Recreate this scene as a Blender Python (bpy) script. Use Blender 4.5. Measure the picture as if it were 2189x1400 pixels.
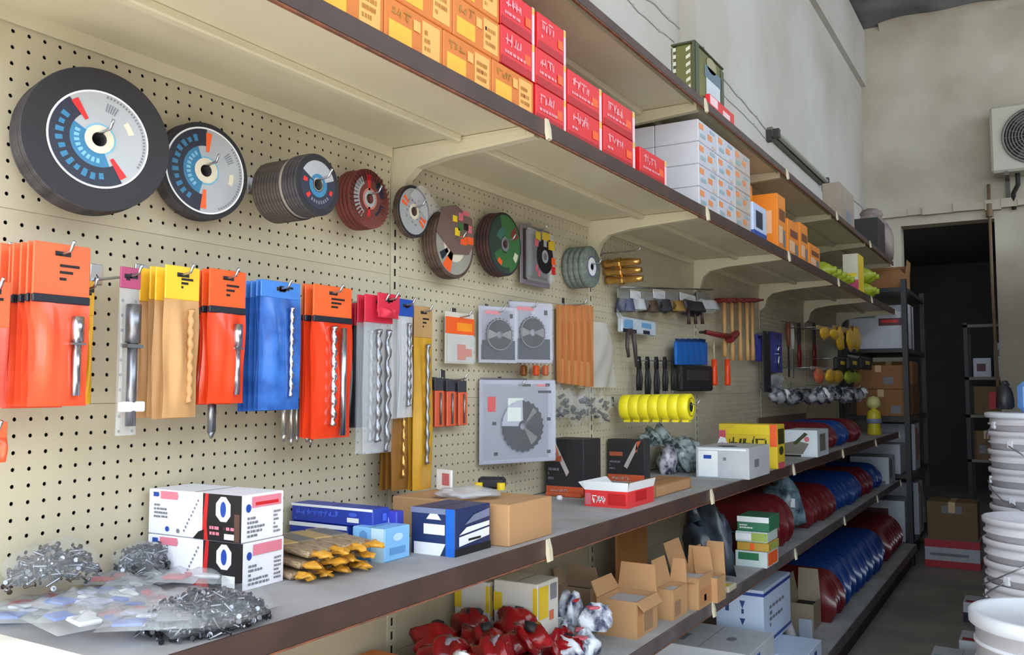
import bpy, bmesh, math, random
from mathutils import Vector, Matrix
for _o in list(bpy.data.objects): bpy.data.objects.remove(_o)
SC = bpy.context.scene; COL = SC.collection
PI = math.pi

# ---------------------------------------------------------------- camera
FPX, CU, CV = 1884.0, 1094.5, 700.0            # focal length and centre, photo pixels (2189 x 1400)
YAW, PITCH = math.radians(30.906), math.radians(3.947)
CAM = Vector((1.34, 0.0, 1.30))                # shop frame: x out from the pegboard, y along the aisle, z up from the floor
_F = Vector((-math.sin(YAW)*math.cos(PITCH), math.cos(YAW)*math.cos(PITCH), math.sin(PITCH)))
_R = Vector((math.cos(YAW), math.sin(YAW), 0)); _U = _R.cross(_F)
cd = bpy.data.cameras.new('camera'); cam = bpy.data.objects.new('camera', cd); COL.objects.link(cam)
cam.matrix_world = Matrix(((_R.x,_U.x,-_F.x,CAM.x),(_R.y,_U.y,-_F.y,CAM.y),(_R.z,_U.z,-_F.z,CAM.z),(0,0,0,1)))
cd.sensor_width = 36.0; cd.lens = FPX/2189*36.0; cd.clip_start = .02; cd.clip_end = 200
SC.camera = cam

# ---------------------------------------------------------------- daylight: an overcast sky seen through the open shop front
W = bpy.data.worlds.new('sky'); SC.world = W; W.use_nodes = True
bg = W.node_tree.nodes['Background']; bg.inputs[0].default_value = (.80, .91, 1.0, 1); bg.inputs[1].default_value = 3.2
SC.view_settings.view_transform = 'Standard'; SC.view_settings.look = 'None'
SC.view_settings.gamma = 1; SC.view_settings.use_curve_mapping = False
SC.view_settings.exposure = 0.42
SC.cycles.use_denoising = True
SC.cycles.max_bounces = 10; SC.cycles.diffuse_bounces = 6; SC.cycles.transparent_max_bounces = 24
def area(name, loc, size, rot, power, col):
    l = bpy.data.lights.new(name, 'AREA'); l.shape = 'RECTANGLE'; l.size, l.size_y = size; l.energy = power; l.color = col
    o = bpy.data.objects.new(name, l); COL.objects.link(o); o.location = loc; o.rotation_euler = rot
    return o
sd = bpy.data.lights.new('sun', 'SUN'); sd.energy = 15.; sd.angle = .02; sd.color = (1., .97, .92)      # high sun in front of the shop: it lights the pavement and the floor just inside
sun = bpy.data.objects.new('sun', sd); COL.objects.link(sun); sun.rotation_euler = (math.radians(26.5), math.radians(-4), 0)
# portal over the open front so that the sky is sampled well
_p = area('front_opening_portal', (1.8, -1.28, 2.4), (4.2, 4.7), (PI/2, 0, 0), 1, (1,1,1)); _p.data.cycles.is_portal = True
_p = area('clerestory_portal', (3.95, 4.2, 3.5), (2.0, 9.2), (0, PI/2, 0), 1, (1,1,1)); _p.data.cycles.is_portal = True

# ---------------------------------------------------------------- helpers
def ray(u, v): return _F + (u-CU)/FPX*_R - (v-CV)/FPX*_U
def onx(u, v, x=0.): d = ray(u, v); return CAM + d*((x-CAM.x)/d.x)
def ony(u, v, y): d = ray(u, v); return CAM + d*((y-CAM.y)/d.y)
def onz(u, v, z): d = ray(u, v); return CAM + d*((z-CAM.z)/d.z)
def yat(u, x): return onx(u, 830, x).y
def xat(u, y): return ony(u, 830, y).x
def zat(u, v, x): return onx(u, v, x).z

def lin(c):
    r = []
    for k in c[:3]:
        k = k/255.0; r.append(k/12.92 if k <= .04045 else ((k+.055)/1.055)**2.4)
    return (*r, 1)
MATS = {}
def mat(name, col, rough=.55, metal=0., var=.10, scale=14., bump=0., coat=0., spec=.5):
    if name in MATS: return MATS[name]
    m = bpy.data.materials.new(name); m.use_nodes = True; MATS[name] = m
    nt = m.node_tree; b = nt.nodes['Principled BSDF']; c = lin(col)
    b.inputs['Roughness'].default_value = rough; b.inputs['Metallic'].default_value = metal
    b.inputs['Specular IOR Level'].default_value = spec
    if coat: b.inputs['Coat Weight'].default_value = coat; b.inputs['Coat Roughness'].default_value = .15
    if var or bump:
        tc = nt.nodes.new('ShaderNodeTexCoord'); n = nt.nodes.new('ShaderNodeTexNoise')
        n.inputs['Scale'].default_value = scale; n.inputs['Detail'].default_value = 5
        nt.links.new(tc.outputs['Object'], n.inputs['Vector'])
        mx = nt.nodes.new('ShaderNodeMix'); mx.data_type = 'RGBA'
        nt.links.new(n.outputs['Fac'], mx.inputs['Factor'])
        lo = [max(0, k*(1-var*1.6)) for k in c[:3]]; hi = [min(1, k*(1+var*1.3)) for k in c[:3]]
        mx.inputs[6].default_value = (*lo, 1); mx.inputs[7].default_value = (*hi, 1)
        nt.links.new(mx.outputs[2], b.inputs['Base Color'])
        if bump:
            bp = nt.nodes.new('ShaderNodeBump'); bp.inputs['Strength'].default_value = bump; bp.inputs['Distance'].default_value = .01
            nt.links.new(n.outputs['Fac'], bp.inputs['Height']); nt.links.new(bp.outputs[0], b.inputs['Normal'])
    else: b.inputs['Base Color'].default_value = c
    return m
def mat2(name, col, col2, scale, lo, hi, rough=.7, bump=0., detail=6., stretch=(1,1,1), metal=0.):
    """two colours mixed by noise: stains, grime, grain"""
    if name in MATS: return MATS[name]
    m = bpy.data.materials.new(name); m.use_nodes = True; MATS[name] = m
    nt = m.node_tree; b = nt.nodes['Principled BSDF']; b.inputs['Roughness'].default_value = rough; b.inputs['Metallic'].default_value = metal
    tc = nt.nodes.new('ShaderNodeTexCoord'); mp = nt.nodes.new('ShaderNodeMapping'); mp.inputs['Scale'].default_value = stretch
    n = nt.nodes.new('ShaderNodeTexNoise'); n.inputs['Scale'].default_value = scale; n.inputs['Detail'].default_value = detail
    nt.links.new(tc.outputs['Object'], mp.inputs[0]); nt.links.new(mp.outputs[0], n.inputs['Vector'])
    r = nt.nodes.new('ShaderNodeValToRGB'); r.color_ramp.elements[0].position = lo; r.color_ramp.elements[1].position = hi
    r.color_ramp.elements[0].color = lin(col); r.color_ramp.elements[1].color = lin(col2)
    nt.links.new(n.outputs['Fac'], r.inputs[0]); nt.links.new(r.outputs[0], b.inputs['Base Color'])
    if bump:
        bp = nt.nodes.new('ShaderNodeBump'); bp.inputs['Strength'].default_value = bump; bp.inputs['Distance'].default_value = .02
        nt.links.new(n.outputs['Fac'], bp.inputs['Height']); nt.links.new(bp.outputs[0], b.inputs['Normal'])
    return m
def film(name, col=(225,232,240), alpha=.25, rough=.12):
    """clear plastic: mostly see-through, a thin milky sheen and gloss"""
    if name in MATS: return MATS[name]
    m = bpy.data.materials.new(name); m.use_nodes = True; MATS[name] = m
    nt = m.node_tree; b = nt.nodes['Principled BSDF']; b.inputs['Base Color'].default_value = lin(col)
    b.inputs['Roughness'].default_value = rough; b.inputs['Alpha'].default_value = alpha
    return m

class MB:
    """collects shapes into one mesh"""
    def __init__(s): s.v = []; s.f = []; s.m = []; s.sm = []; s.T = None
    def add(s, vs, fs, mi=0, smooth=False):
        o = len(s.v)
        if s.T is not None: vs = [tuple(s.T @ Vector(p)) for p in vs]
        s.v += [tuple(p) for p in vs]
        for q in fs: s.f.append(tuple(i+o for i in q)); s.m.append(mi); s.sm.append(smooth)
        return s
    def box(s, a, b, mi=0, c=0.):
        (x0,y0,z0),(x1,y1,z1) = a, b
        if c <= 0:
            return s.add([(x0,y0,z0),(x1,y0,z0),(x1,y1,z0),(x0,y1,z0),(x0,y0,z1),(x1,y0,z1),(x1,y1,z1),(x0,y1,z1)],
                  [(0,3,2,1),(4,5,6,7),(0,1,5,4),(1,2,6,5),(2,3,7,6),(3,0,4,7)], mi)
        cx,cy,cz = (x0+x1)/2,(y0+y1)/2,(z0+z1)/2; hx,hy,hz = (x1-x0)/2,(y1-y0)/2,(z1-z0)/2
        c = min(c, .45*min(hx,hy,hz)*2)
        vs = []; ix = {}
        for sx in (-1,1):
            for sy in (-1,1):
                for sz in (-1,1):
                    for k in range(3):
                        p = [sx*hx, sy*hy, sz*hz]; sg = (sx,sy,sz)
                        for j in range(3):
                            if j != k: p[j] -= sg[j]*c
                        ix[sx,sy,sz,k] = len(vs); vs.append((cx+p[0],cy+p[1],cz+p[2]))
        fs = []
        for g in (-1,1):
            q = [(-1,-1),(1,-1),(1,1),(-1,1)]
            if g < 0: q = q[::-1]
            fs.append([ix[g,a_,b_,0] for a_,b_ in q])
            fs.append([ix[b_,g,a_,1] for a_,b_ in q])
            fs.append([ix[a_,b_,g,2] for a_,b_ in q])
        for a_ in (-1,1):
            for b_ in (-1,1):
                e = [ix[-1,a_,b_,1],ix[1,a_,b_,1],ix[1,a_,b_,2],ix[-1,a_,b_,2]]; fs.append(e if a_*b_ < 0 else e[::-1])
                e = [ix[a_,-1,b_,2],ix[a_,1,b_,2],ix[a_,1,b_,0],ix[a_,-1,b_,0]]; fs.append(e if a_*b_ < 0 else e[::-1])
                e = [ix[a_,b_,-1,0],ix[a_,b_,1,0],ix[a_,b_,1,1],ix[a_,b_,-1,1]]; fs.append(e if a_*b_ < 0 else e[::-1])
                for c_ in (-1,1):
                    t = [ix[a_,b_,c_,0],ix[a_,b_,c_,1],ix[a_,b_,c_,2]]; fs.append(t if a_*b_*c_ > 0 else t[::-1])
        return s.add(vs, fs, mi)
    def cyl(s, p0, p1, r0, r1=None, seg=16, mi=0, caps=True, smooth=True):
        p0, p1 = Vector(p0), Vector(p1); r1 = r0 if r1 is None else r1
        d = (p1-p0).normalized(); a = d.orthogonal().normalized(); b = d.cross(a)
        vs = []
        for k in range(seg):
            t = 2*PI*k/seg; e = a*math.cos(t)+b*math.sin(t); vs += [p0+e*r0, p1+e*r1]
        fs = [(2*k, 2*((k+1)%seg), 2*((k+1)%seg)+1, 2*k+1) for k in range(seg)]
        s.add(vs, fs, mi, smooth)
        if caps:
            s.add([vs[2*k] for k in range(seg)][::-1], [tuple(range(seg))], mi); s.add([vs[2*k+1] for k in range(seg)], [tuple(range(seg))], mi)
        return s
    def tube(s, pts, r, seg=8, mi=0):
        pts = [Vector(p) for p in pts]; n = len(pts); vs = []; rr = r if isinstance(r, (list,tuple)) else [r]*n
        a = None
        for i, p in enumerate(pts):
            d = (pts[min(i+1,n-1)]-pts[max(i-1,0)]).normalized()
            a = d.orthogonal().normalized() if a is None else (a-d*a.dot(d)).normalized()
            b = d.cross(a)
            vs += [p+(a*math.cos(2*PI*k/seg)+b*math.sin(2*PI*k/seg))*rr[i] for k in range(seg)]
        fs = [(i*seg+k, i*seg+(k+1)%seg, (i+1)*seg+(k+1)%seg, (i+1)*seg+k) for i in range(n-1) for k in range(seg)]
        fs += [tuple(range(seg))[::-1], tuple(range((n-1)*seg, n*seg))]
        return s.add(vs, fs, mi, True)
    def lathe(s, prof, o=(0,0,0), axis='z', seg=32, mi=0, smooth=True, a0=0., a1=2*PI):
        full = abs(a1-a0-2*PI) < 1e-6; n = seg if full else seg+1; vs = []
        for (r, h) in prof:
            for k in range(n):
                t = a0+(a1-a0)*k/seg; c, d = r*math.cos(t), r*math.sin(t)
                p = {'z':(c,d,h), 'x':(h,c,d), 'y':(d,h,c)}[axis]
                vs.append((p[0]+o[0], p[1]+o[1], p[2]+o[2]))
        fs = [(j*n+k, j*n+(k+1)%n, (j+1)*n+(k+1)%n, (j+1)*n+k) for j in range(len(prof)-1) for k in range(seg)]
        return s.add(vs, fs, mi, smooth)
    def ring(s, x, r0, r1, a0=0., a1=360., mi=0, seg=None, o=(0,0)):
        """flat ring sector in the y-z plane at height x; angle 0 = +y, 90 = up"""
        seg = seg or max(2, int(abs(a1-a0)/8)); vs = []; a0, a1 = math.radians(a0), math.radians(a1)
        for k in range(seg+1):
            t = a0+(a1-a0)*k/seg; vs += [(x, o[0]+r0*math.cos(t), o[1]+r0*math.sin(t)), (x, o[0]+r1*math.cos(t), o[1]+r1*math.sin(t))]
        return s.add(vs, [(2*k, 2*k+1, 2*k+3, 2*k+2) for k in range(seg)], mi)
    def prism(s, poly, axis, h0, h1, mi=0, smooth=False):
        """polygon in the plane across 'axis' (y-z for x, x-z for y, x-y for z), thick from h0 to h1"""
        n = len(poly); P = {'x': lambda a,b,h: (h,a,b), 'y': lambda a,b,h: (a,h,b), 'z': lambda a,b,h: (a,b,h)}[axis]
        vs = [P(a,b,h0) for a,b in poly]+[P(a,b,h1) for a,b in poly]
        s.add(vs, [(k,(k+1)%n,n+(k+1)%n,n+k) for k in range(n)], mi, smooth)
        return s.add(vs, [tuple(range(n))[::-1], tuple(range(n,2*n))], mi)
    def quad(s, pts, mi=0): return s.add(pts, [tuple(range(len(pts)))], mi)
    def grid(s, fn, nu, nv, mi=0, smooth=True):
        vs = [fn(i/nu, j/nv) for j in range(nv+1) for i in range(nu+1)]
        return s.add(vs, [(j*(nu+1)+i, j*(nu+1)+i+1, (j+1)*(nu+1)+i+1, (j+1)*(nu+1)+i) for j in range(nv) for i in range(nu)], mi, smooth)
    def mesh(s, name, mats):
        me = bpy.data.meshes.new(name); me.from_pydata(s.v, [], s.f)
        for m in (mats if isinstance(mats, (list,tuple)) else [mats]): me.materials.append(m)
        me.polygons.foreach_set('material_index', s.m); me.polygons.foreach_set('use_smooth', s.sm); me.update()
        return me
    def build(s, name, mats, parent=None):
        o = bpy.data.objects.new(name, s.mesh(name, mats)); COL.objects.link(o)
        if parent is not None: o.parent = parent
        return o
def tag(o, label=None, cat=None, group=None, kind=None):
    for k, v in (('label',label),('category',cat),('group',group),('kind',kind)):
        if v: o[k] = v
    return o
def thing(name, label, cat, loc=(0,0,0), rz=0., group=None, rot=None):
    o = bpy.data.objects.new(name, None); o.empty_display_size = .05; COL.objects.link(o)
    o.location = loc; o.rotation_euler = rot if rot else (0,0,rz)
    return tag(o, label, cat, group)
def struct(name, mb, mats, parent=None):
    o = mb.build(name, mats, parent)
    if parent is None: o['kind'] = 'structure'
    return o
def dup(src, loc=None, rot=None, label=None, parent=None):
    c = src.copy(); COL.objects.link(c); c.parent = parent
    if loc is not None: c.location = loc
    if rot is not None: c.rotation_euler = rot
    if label: c['label'] = label
    for ch in list(src.children): dup(ch, parent=c)
    return c
def shared(name, me, parent, loc=(0,0,0), rot=(0,0,0)):
    o = bpy.data.objects.new(name, me); COL.objects.link(o); o.parent = parent; o.location = loc; o.rotation_euler = rot
    return o
ORD = ['nearest', 'second', 'third', 'fourth', 'fifth', 'sixth', 'seventh', 'eighth', 'ninth', 'tenth', 'eleventh', 'twelfth']
NTH = ['first','second','third','fourth','fifth','sixth','seventh','eighth','ninth','tenth','eleventh','twelfth','thirteenth','fourteenth','fifteenth']
RN = random.Random(7)

# ---------------------------------------------------------------- materials used everywhere
cream = mat2('cream_metal', (208,202,178), (194,186,160), 3.0, .35, .75, rough=.42)
creamp = mat2('cream_pegboard', (200,192,168), (178,168,143), 2.2, .35, .8, rough=.5)
browns = mat2('brown_lip', (80,58,52), (58,43,39), 9., .3, .75, rough=.5)
rust = mat2('rusty_edge', (140,84,56), (92,60,48), 40., .3, .7, rough=.8)
dusty = mat2('dusty_deck', (176,176,180), (140,138,136), 5.5, .3, .75, rough=.75)
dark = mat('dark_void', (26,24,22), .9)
white = mat('white_print', (236,238,242), .5, var=.03)
black = mat('black_print', (26,24,26), .45, var=.05)
wire = mat('zinc_wire', (190,192,196), .3, 1.)
steel = mat('steel', (190,192,198), .28, 1., var=.12, scale=40)
steeld = mat('dark_steel', (70,70,76), .35, .9, var=.2, scale=30)
kraft = mat('kraft_card', (184,142,100), .8, var=.08, scale=9)
kraftd = mat('kraft_card_brown', (160,116,76), .8, var=.1, scale=9)
tape = mat('parcel_tape', (206,172,124), .3, var=.05)
clear = film('clear_film', (228,234,242), .22, .12)
clear2 = film('clear_film_faint', (228,234,242), .12, .08)
milky = film('milky_film', (222,226,232), .45, .25)
red = mat('red_print', (206,36,38), .45, var=.06)
blue = mat('blue_print', (34,74,168), .45, var=.08)
orange = mat('orange_print', (240,96,40), .45, var=.07)
yellow = mat('yellow_print', (236,206,40), .45, var=.06)
greyp = mat('grey_print', (120,122,130), .6, var=.06)
rubber = mat('black_rubber', (30,30,33), .6, var=.12)
wood = mat2('turned_wood', (206,164,108), (176,128,78), 6., .3, .7, rough=.5, stretch=(8,8,.6))
# ================================================================ the building
LWX = -.08                                      # plane of the wall the shelving stands against
YB = 9.10                                       # back wall
ZC = 4.85
plaster = mat2('old_plaster', (196,191,184), (170,164,154), 1.1, .3, .75, rough=.85, bump=.15)
plaster_b = mat2('stained_plaster', (198,190,174), (146,134,114), 1.3, .38, .8, rough=.9, bump=.35, detail=9.)
concrete = mat2('grey_concrete', (128,128,128), (78,78,80), 2.6, .35, .7, rough=.95, bump=.5, detail=10.)
floor_m = mat2('floor_cement', (168,162,154), (120,116,110), 2.0, .3, .75, rough=.6)
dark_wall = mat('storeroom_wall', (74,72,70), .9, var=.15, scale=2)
pv = MB(); pv.box((-9,-14,-.14),(12,-1.3,-.02)); struct('pavement', pv, mat2('pavement_slabs', (186,176,160), (156,148,136), 1.5, .3, .7, rough=.8))
struct('floor', MB().box((-2,-1.3,-.12),(4.0,14.0,0)), floor_m)
ys = yat(1500, LWX)                             # step in the left wall: a recessed bay, then the wall proper
wl = MB(); wl.box((-.40,-1.3,0),(-.17,ys,ZC)); struct('wall_left', wl, plaster)
wl = MB(); wl.box((-.40,ys,0),(LWX,YB+.2,ZC)); struct('wall_left_pilaster', wl, plaster)
bm_ = MB(); bm_.box((LWX,-1.3,4.27),(-.035,YB,ZC-.02)); struct('trim_1', bm_, plaster)      # beam under the ceiling along the left wall
OX0, OX1, OZ = .24, 1.03, 2.85                  # doorway to the storeroom
wb = MB(); wb.box((-.40,YB,0),(OX0,YB+.2,ZC)); wb.box((OX1,YB,0),(4.0,YB+.2,ZC)); wb.box((OX0,YB,OZ),(OX1,YB+.2,ZC))
struct('wall_back', wb, plaster_b)
lg = MB()                                       # rough plaster ledge above the doorway
RN.seed(3)
for k in range(16):
    x0 = LWX+k*.13; lg.box((x0,YB-.05-RN.random()*.03,OZ+.07+RN.random()*.02),(x0+.131,YB,OZ+.13+RN.random()*.04))
struct('trim_2', lg, plaster_b)
wr = MB(); wr.box((3.9,-1.3,0),(4.0,YB,2.5)); wr.box((3.9,-1.3,4.5),(4.0,YB,ZC))       # open clerestory strip above the right-hand wall
for k in range(6): wr.box((3.9,-.4+k*1.85,2.5),(4.0,-.25+k*1.85,4.5))
struct('wall_right', wr, plaster)
ce = MB(); ce.box((-.4,-1.3,ZC),(4.0,YB,ZC+.15)); struct('ceiling', ce, concrete)
# rough render spilling over the ceiling edge above the back wall
rg = MB(); RN.seed(5)
def _rg(a, b):
    x = .1+a*2.6; w = .09+.05*math.sin(a*9.)+.03*math.sin(a*23.)
    return (x, YB-.001-b*w, ZC-.003-.05*(1-b)*(1-b))
rg.grid(_rg, 40, 5); struct('trim_3', rg, plaster_b)
# storeroom behind the doorway
sr = MB()
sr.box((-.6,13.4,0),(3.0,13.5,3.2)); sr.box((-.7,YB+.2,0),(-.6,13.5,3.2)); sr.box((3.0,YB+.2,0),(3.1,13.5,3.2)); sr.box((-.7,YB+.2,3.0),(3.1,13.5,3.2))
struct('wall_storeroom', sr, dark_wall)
# rusty pipe and door frame strip beside the doorway
pp = MB(); pp.tube([(OX1-.035,YB-.04,3.16),(OX1-.035,YB-.04,2.2),(OX1-.02,YB-.04,1.2),(OX1-.02,YB-.04,.2)], .014)
pp.cyl((OX1-.035,YB-.04,2.86),(OX1-.035,YB-.04,2.98),.03)
tag(pp.build('drain_pipe', mat('rusty_pipe',(116,96,72),.7,var=.2)), 'thin rusty drain pipe running down beside the storeroom doorway', 'pipe')
# cables along the left wall
cabm = mat('grey_cable', (170,168,164), .6); cabd = mat('dark_cable', (96,92,88), .7)
def cable(pix, r, m, label, wx=LWX):
    pts = [onx(u, v, wx) + Vector((r*.5,0,0)) for u, v in pix]
    fine = []
    for a, b in zip(pts, pts[1:]):
        for k in range(5): q = a.lerp(b, k/5); q.z += .005*math.sin(k*1.9+a.y*7); fine.append(q)
    fine.append(pts[-1]); mb = MB(); mb.tube(fine, r, 6)
    for q in fine[2::5]: mb.box((q.x-.004,q.y-.004,q.z-.008),(q.x+.005,q.y+.004,q.z+.008))
    tag(mb.build('wall_cable', m), label, 'cable')
cable([(1345,-30),(1400,12),(1468,78)], .005, cabm, 'upper grey cable clipped to the wall left of the olive tin', -.17)
cable([(1330,-10),(1385,45),(1440,90)], .004, cabm, 'lower grey cable clipped to the wall left of the olive tin', -.17)
cable([(1505,118),(1556,182),(1600,232),(1640,280)], .005, cabm, 'twisted cable running from the olive tin to the lamp batten')
cable([(1500,160),(1590,245),(1640,300)], .0035, cabm, 'thin pale cable sagging under the twisted cable')
cable([(1752,384),(1790,400),(1840,440),(1846,452)], .005, cabm, 'dark cable between the lamp batten and the wall corner')
# lamp batten on the wall
a, b = onx(1640,293,LWX), onx(1752,386,LWX); zc = (a.z+b.z)/2
t = thing('tube_lamp', 'unlit fluorescent tube lamp on a dark batten along the wall', 'lamp', (LWX,a.y,zc))
L = b.y-a.y
MB().box((0,0,-.02),(.035,L,.045), c=.004).build('batten', mat('batten_grey',(112,108,98),.6), t)
MB().cyl((.055,.03,.0),(.055,L-.03,.0),.016).build('tube', mat('dead_tube',(150,148,138),.3), t)
for yy in (0, L-.035): MB().box((.03,yy,-.03),(.075,yy+.035,.03), c=.004).build('tube_holder', mat('batten_dark',(52,50,46),.6), t)
for yy in (.02, L+.12): MB().box((.0,yy-.05,-.05),(.03,yy+.0,.02)).build('starter', mat('batten_dark',(52,50,46),.6), t)

# ================================================================ air conditioner condenser on the back wall
a = ony(2117,247,YB); b = ony(2130,383,YB); zt, zb = a.z, b.z; x0 = 1.03; D = .28
t = thing('air_conditioner', 'beige outdoor air conditioner unit bracketed high on the back wall', 'air conditioner', (x0,YB,zb))
acm = mat('ac_beige', (190,186,172), .5, var=.07, scale=5); H = zt-zb; Wd = .82
MB().box((0,-D,0),(Wd,-.04,H), c=.02).build('case', acm, t)
g = MB(); R0 = H*.40; cxg = .10+R0
g.lathe([(R0+.012,-D-.001),(R0+.012,-D-.016),(R0-.006,-D-.016),(R0-.006,-D+.004)], (cxg,0,H*.5), 'y', 40)
for k in range(9): r = R0*(k+1)/10; g.lathe([(r-.004,-D-.012),(r+.004,-D-.012)], (cxg,0,H*.5), 'y', 36)
for k in range(10):
    t_ = PI*k/10; g.tube([(cxg-R0*math.cos(t_),-D-.009,H*.5-R0*math.sin(t_)),(cxg+R0*math.cos(t_),-D-.009,H*.5+R0*math.sin(t_))], .003, 5)
g.build('fan_grille', mat('grille_grey',(120,118,110),.5), t)
f = MB(); f.lathe([(0,-D-.002),(R0,-D-.002)], (cxg,0,H*.5), 'y', 36)
f.build('fan_recess', mat('fan_dark',(30,30,30),.8), t)
fb = MB()
for k in range(3):
    t_ = 2*PI*k/3; c_, s_ = math.cos(t_), math.sin(t_)
    fb.quad([(cxg+c_*.03,-D-.003,H*.5+s_*.03),(cxg+c_*R0*.9-s_*.06,-D-.003,H*.5+s_*R0*.9+c_*.06),(cxg+c_*R0*.95+s_*.03,-D-.006,H*.5+s_*R0*.95-c_*.03),(cxg+s_*.03,-D-.004,H*.5-c_*.03)])
fb.build('fan_blade', mat('fan_blade',(64,64,64),.6), t)
for xx in (.10, .66):
    MB().box((xx,-D-.02,-.035),(xx+.035,.0,0)).build('bracket', mat('bracket_grey',(96,92,86),.6), t)
    MB().box((xx,-.03,-.20),(xx+.035,.0,-.03)).build('bracket', mat('bracket_grey',(96,92,86),.6), t)
MB().tube([(.20,-.16,0),(.20,-.15,-.10),(.16,-.06,-.16),(.16,-.03,-.30)], .02).build('hose', mat('hose_black',(44,42,40),.7), t)

# ================================================================ gondola shelving
Y0, BAY, NB = .59, 1.09, 6
PITCHP = .0254; XL = .418
ZD, ZM, ZU, ZT, ZBASE = .975, .622, 1.890, 2.250, .165     # top faces of: deck, middle, upper, top and base shelves
# ---- perforated panels: one mesh with real holes, shared
def peg_mesh():
    mb = MB(); cols, rows = 42, 11; w = BAY-.032; h = .2975; mx, mz = (w-cols*PITCHP)/2, (h-rows*PITCHP)/2; rr = .0034; th = .0022
    oc = [(math.cos(PI/8+PI/4*k)*rr, math.sin(PI/8+PI/4*k)*rr) for k in range(8)]
    hp = PITCHP/2; sq = [(hp,hp*.414),(hp*.414,hp),(-hp*.414,hp),(-hp,hp*.414),(-hp,-hp*.414),(-hp*.414,-hp),(hp*.414,-hp),(hp,-hp*.414)]
    cn = [(hp,hp),(-hp,hp),(-hp,-hp),(hp,-hp)]
    for i in range(cols):
        for j in range(rows):
            y, z = mx+(i+.5)*PITCHP, mz+(j+.5)*PITCHP
            vs = [(0,y+a,z+b) for a,b in sq]+[(0,y+a,z+b) for a,b in oc]+[(-th,y+a,z+b) for a,b in oc]+[(0,y+a,z+b) for a,b in cn]
            fs = [(k,(k+1)%8,8+(k+1)%8,8+k) for k in range(8)]+[(8+k,8+(k+1)%8,16+(k+1)%8,16+k) for k in range(8)]
            fs += [(0,24,1),(2,25,3),(4,26,5),(6,27,7)]
            mb.add(vs, fs)
    for a, b in (((-th,0,0),(0,mx,h)),((-th,w-mx,0),(0,w,h)),((-th,mx,0),(0,w-mx,mz)),((-th,mx,h-mz),(0,w-mx,h))): mb.box(a, b)
    mb.box((-.014,0,-.0005),(-.001,w,.001)); mb.box((-.014,0,h-.001),(-.001,w,h))
    return mb.mesh('pegboard_panel', creamp)
PEG = peg_mesh(); PEGY = (BAY-.032)/2
plain = MB().box((-.004,0,0),(0,BAY-.032,.2975)).mesh('plain_panel', creamp)
for b in range(NB):
    y = Y0+b*BAY
    t = thing('pegboard_back', 'cream perforated back panels of the shelving, %s bay from the camera' % ORD[b], 'pegboard', (0,y,0), group='shelving back panels')
    for k in range(4): shared('pegboard_panel', PEG, t, (0,.016,.977+.2985*k))
    for k in range(3): shared('plain_panel', plain, t, (0,.016,.08+.2985*k))
    MB().box((-.004,.016,2.1725),(0,BAY-.016,2.335)).build('plain_panel', creamp, t)
    MB().box((-.030,.017,.06),(-.026,BAY-.017,2.3)).build('dark_cavity_sheet', dark, t)  # near-black sheet: the shade of the cavity behind the holes, put into colour
upm = cream
for k in range(NB+1):
    y = Y0+k*BAY
    u = MB(); u.box((-.03,y-.015,0),(.002,y+.015,2.34))
    for j in range(70): u.box((.0021,y-.003,.1+j*.032),(.0026,y+.003,.118+j*.032), 1)
    tag(u.build('shelf_upright', [cream, dark]), 'slotted cream steel upright, %s from the camera' % ORD[k], 'upright', 'shelving uprights')

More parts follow.
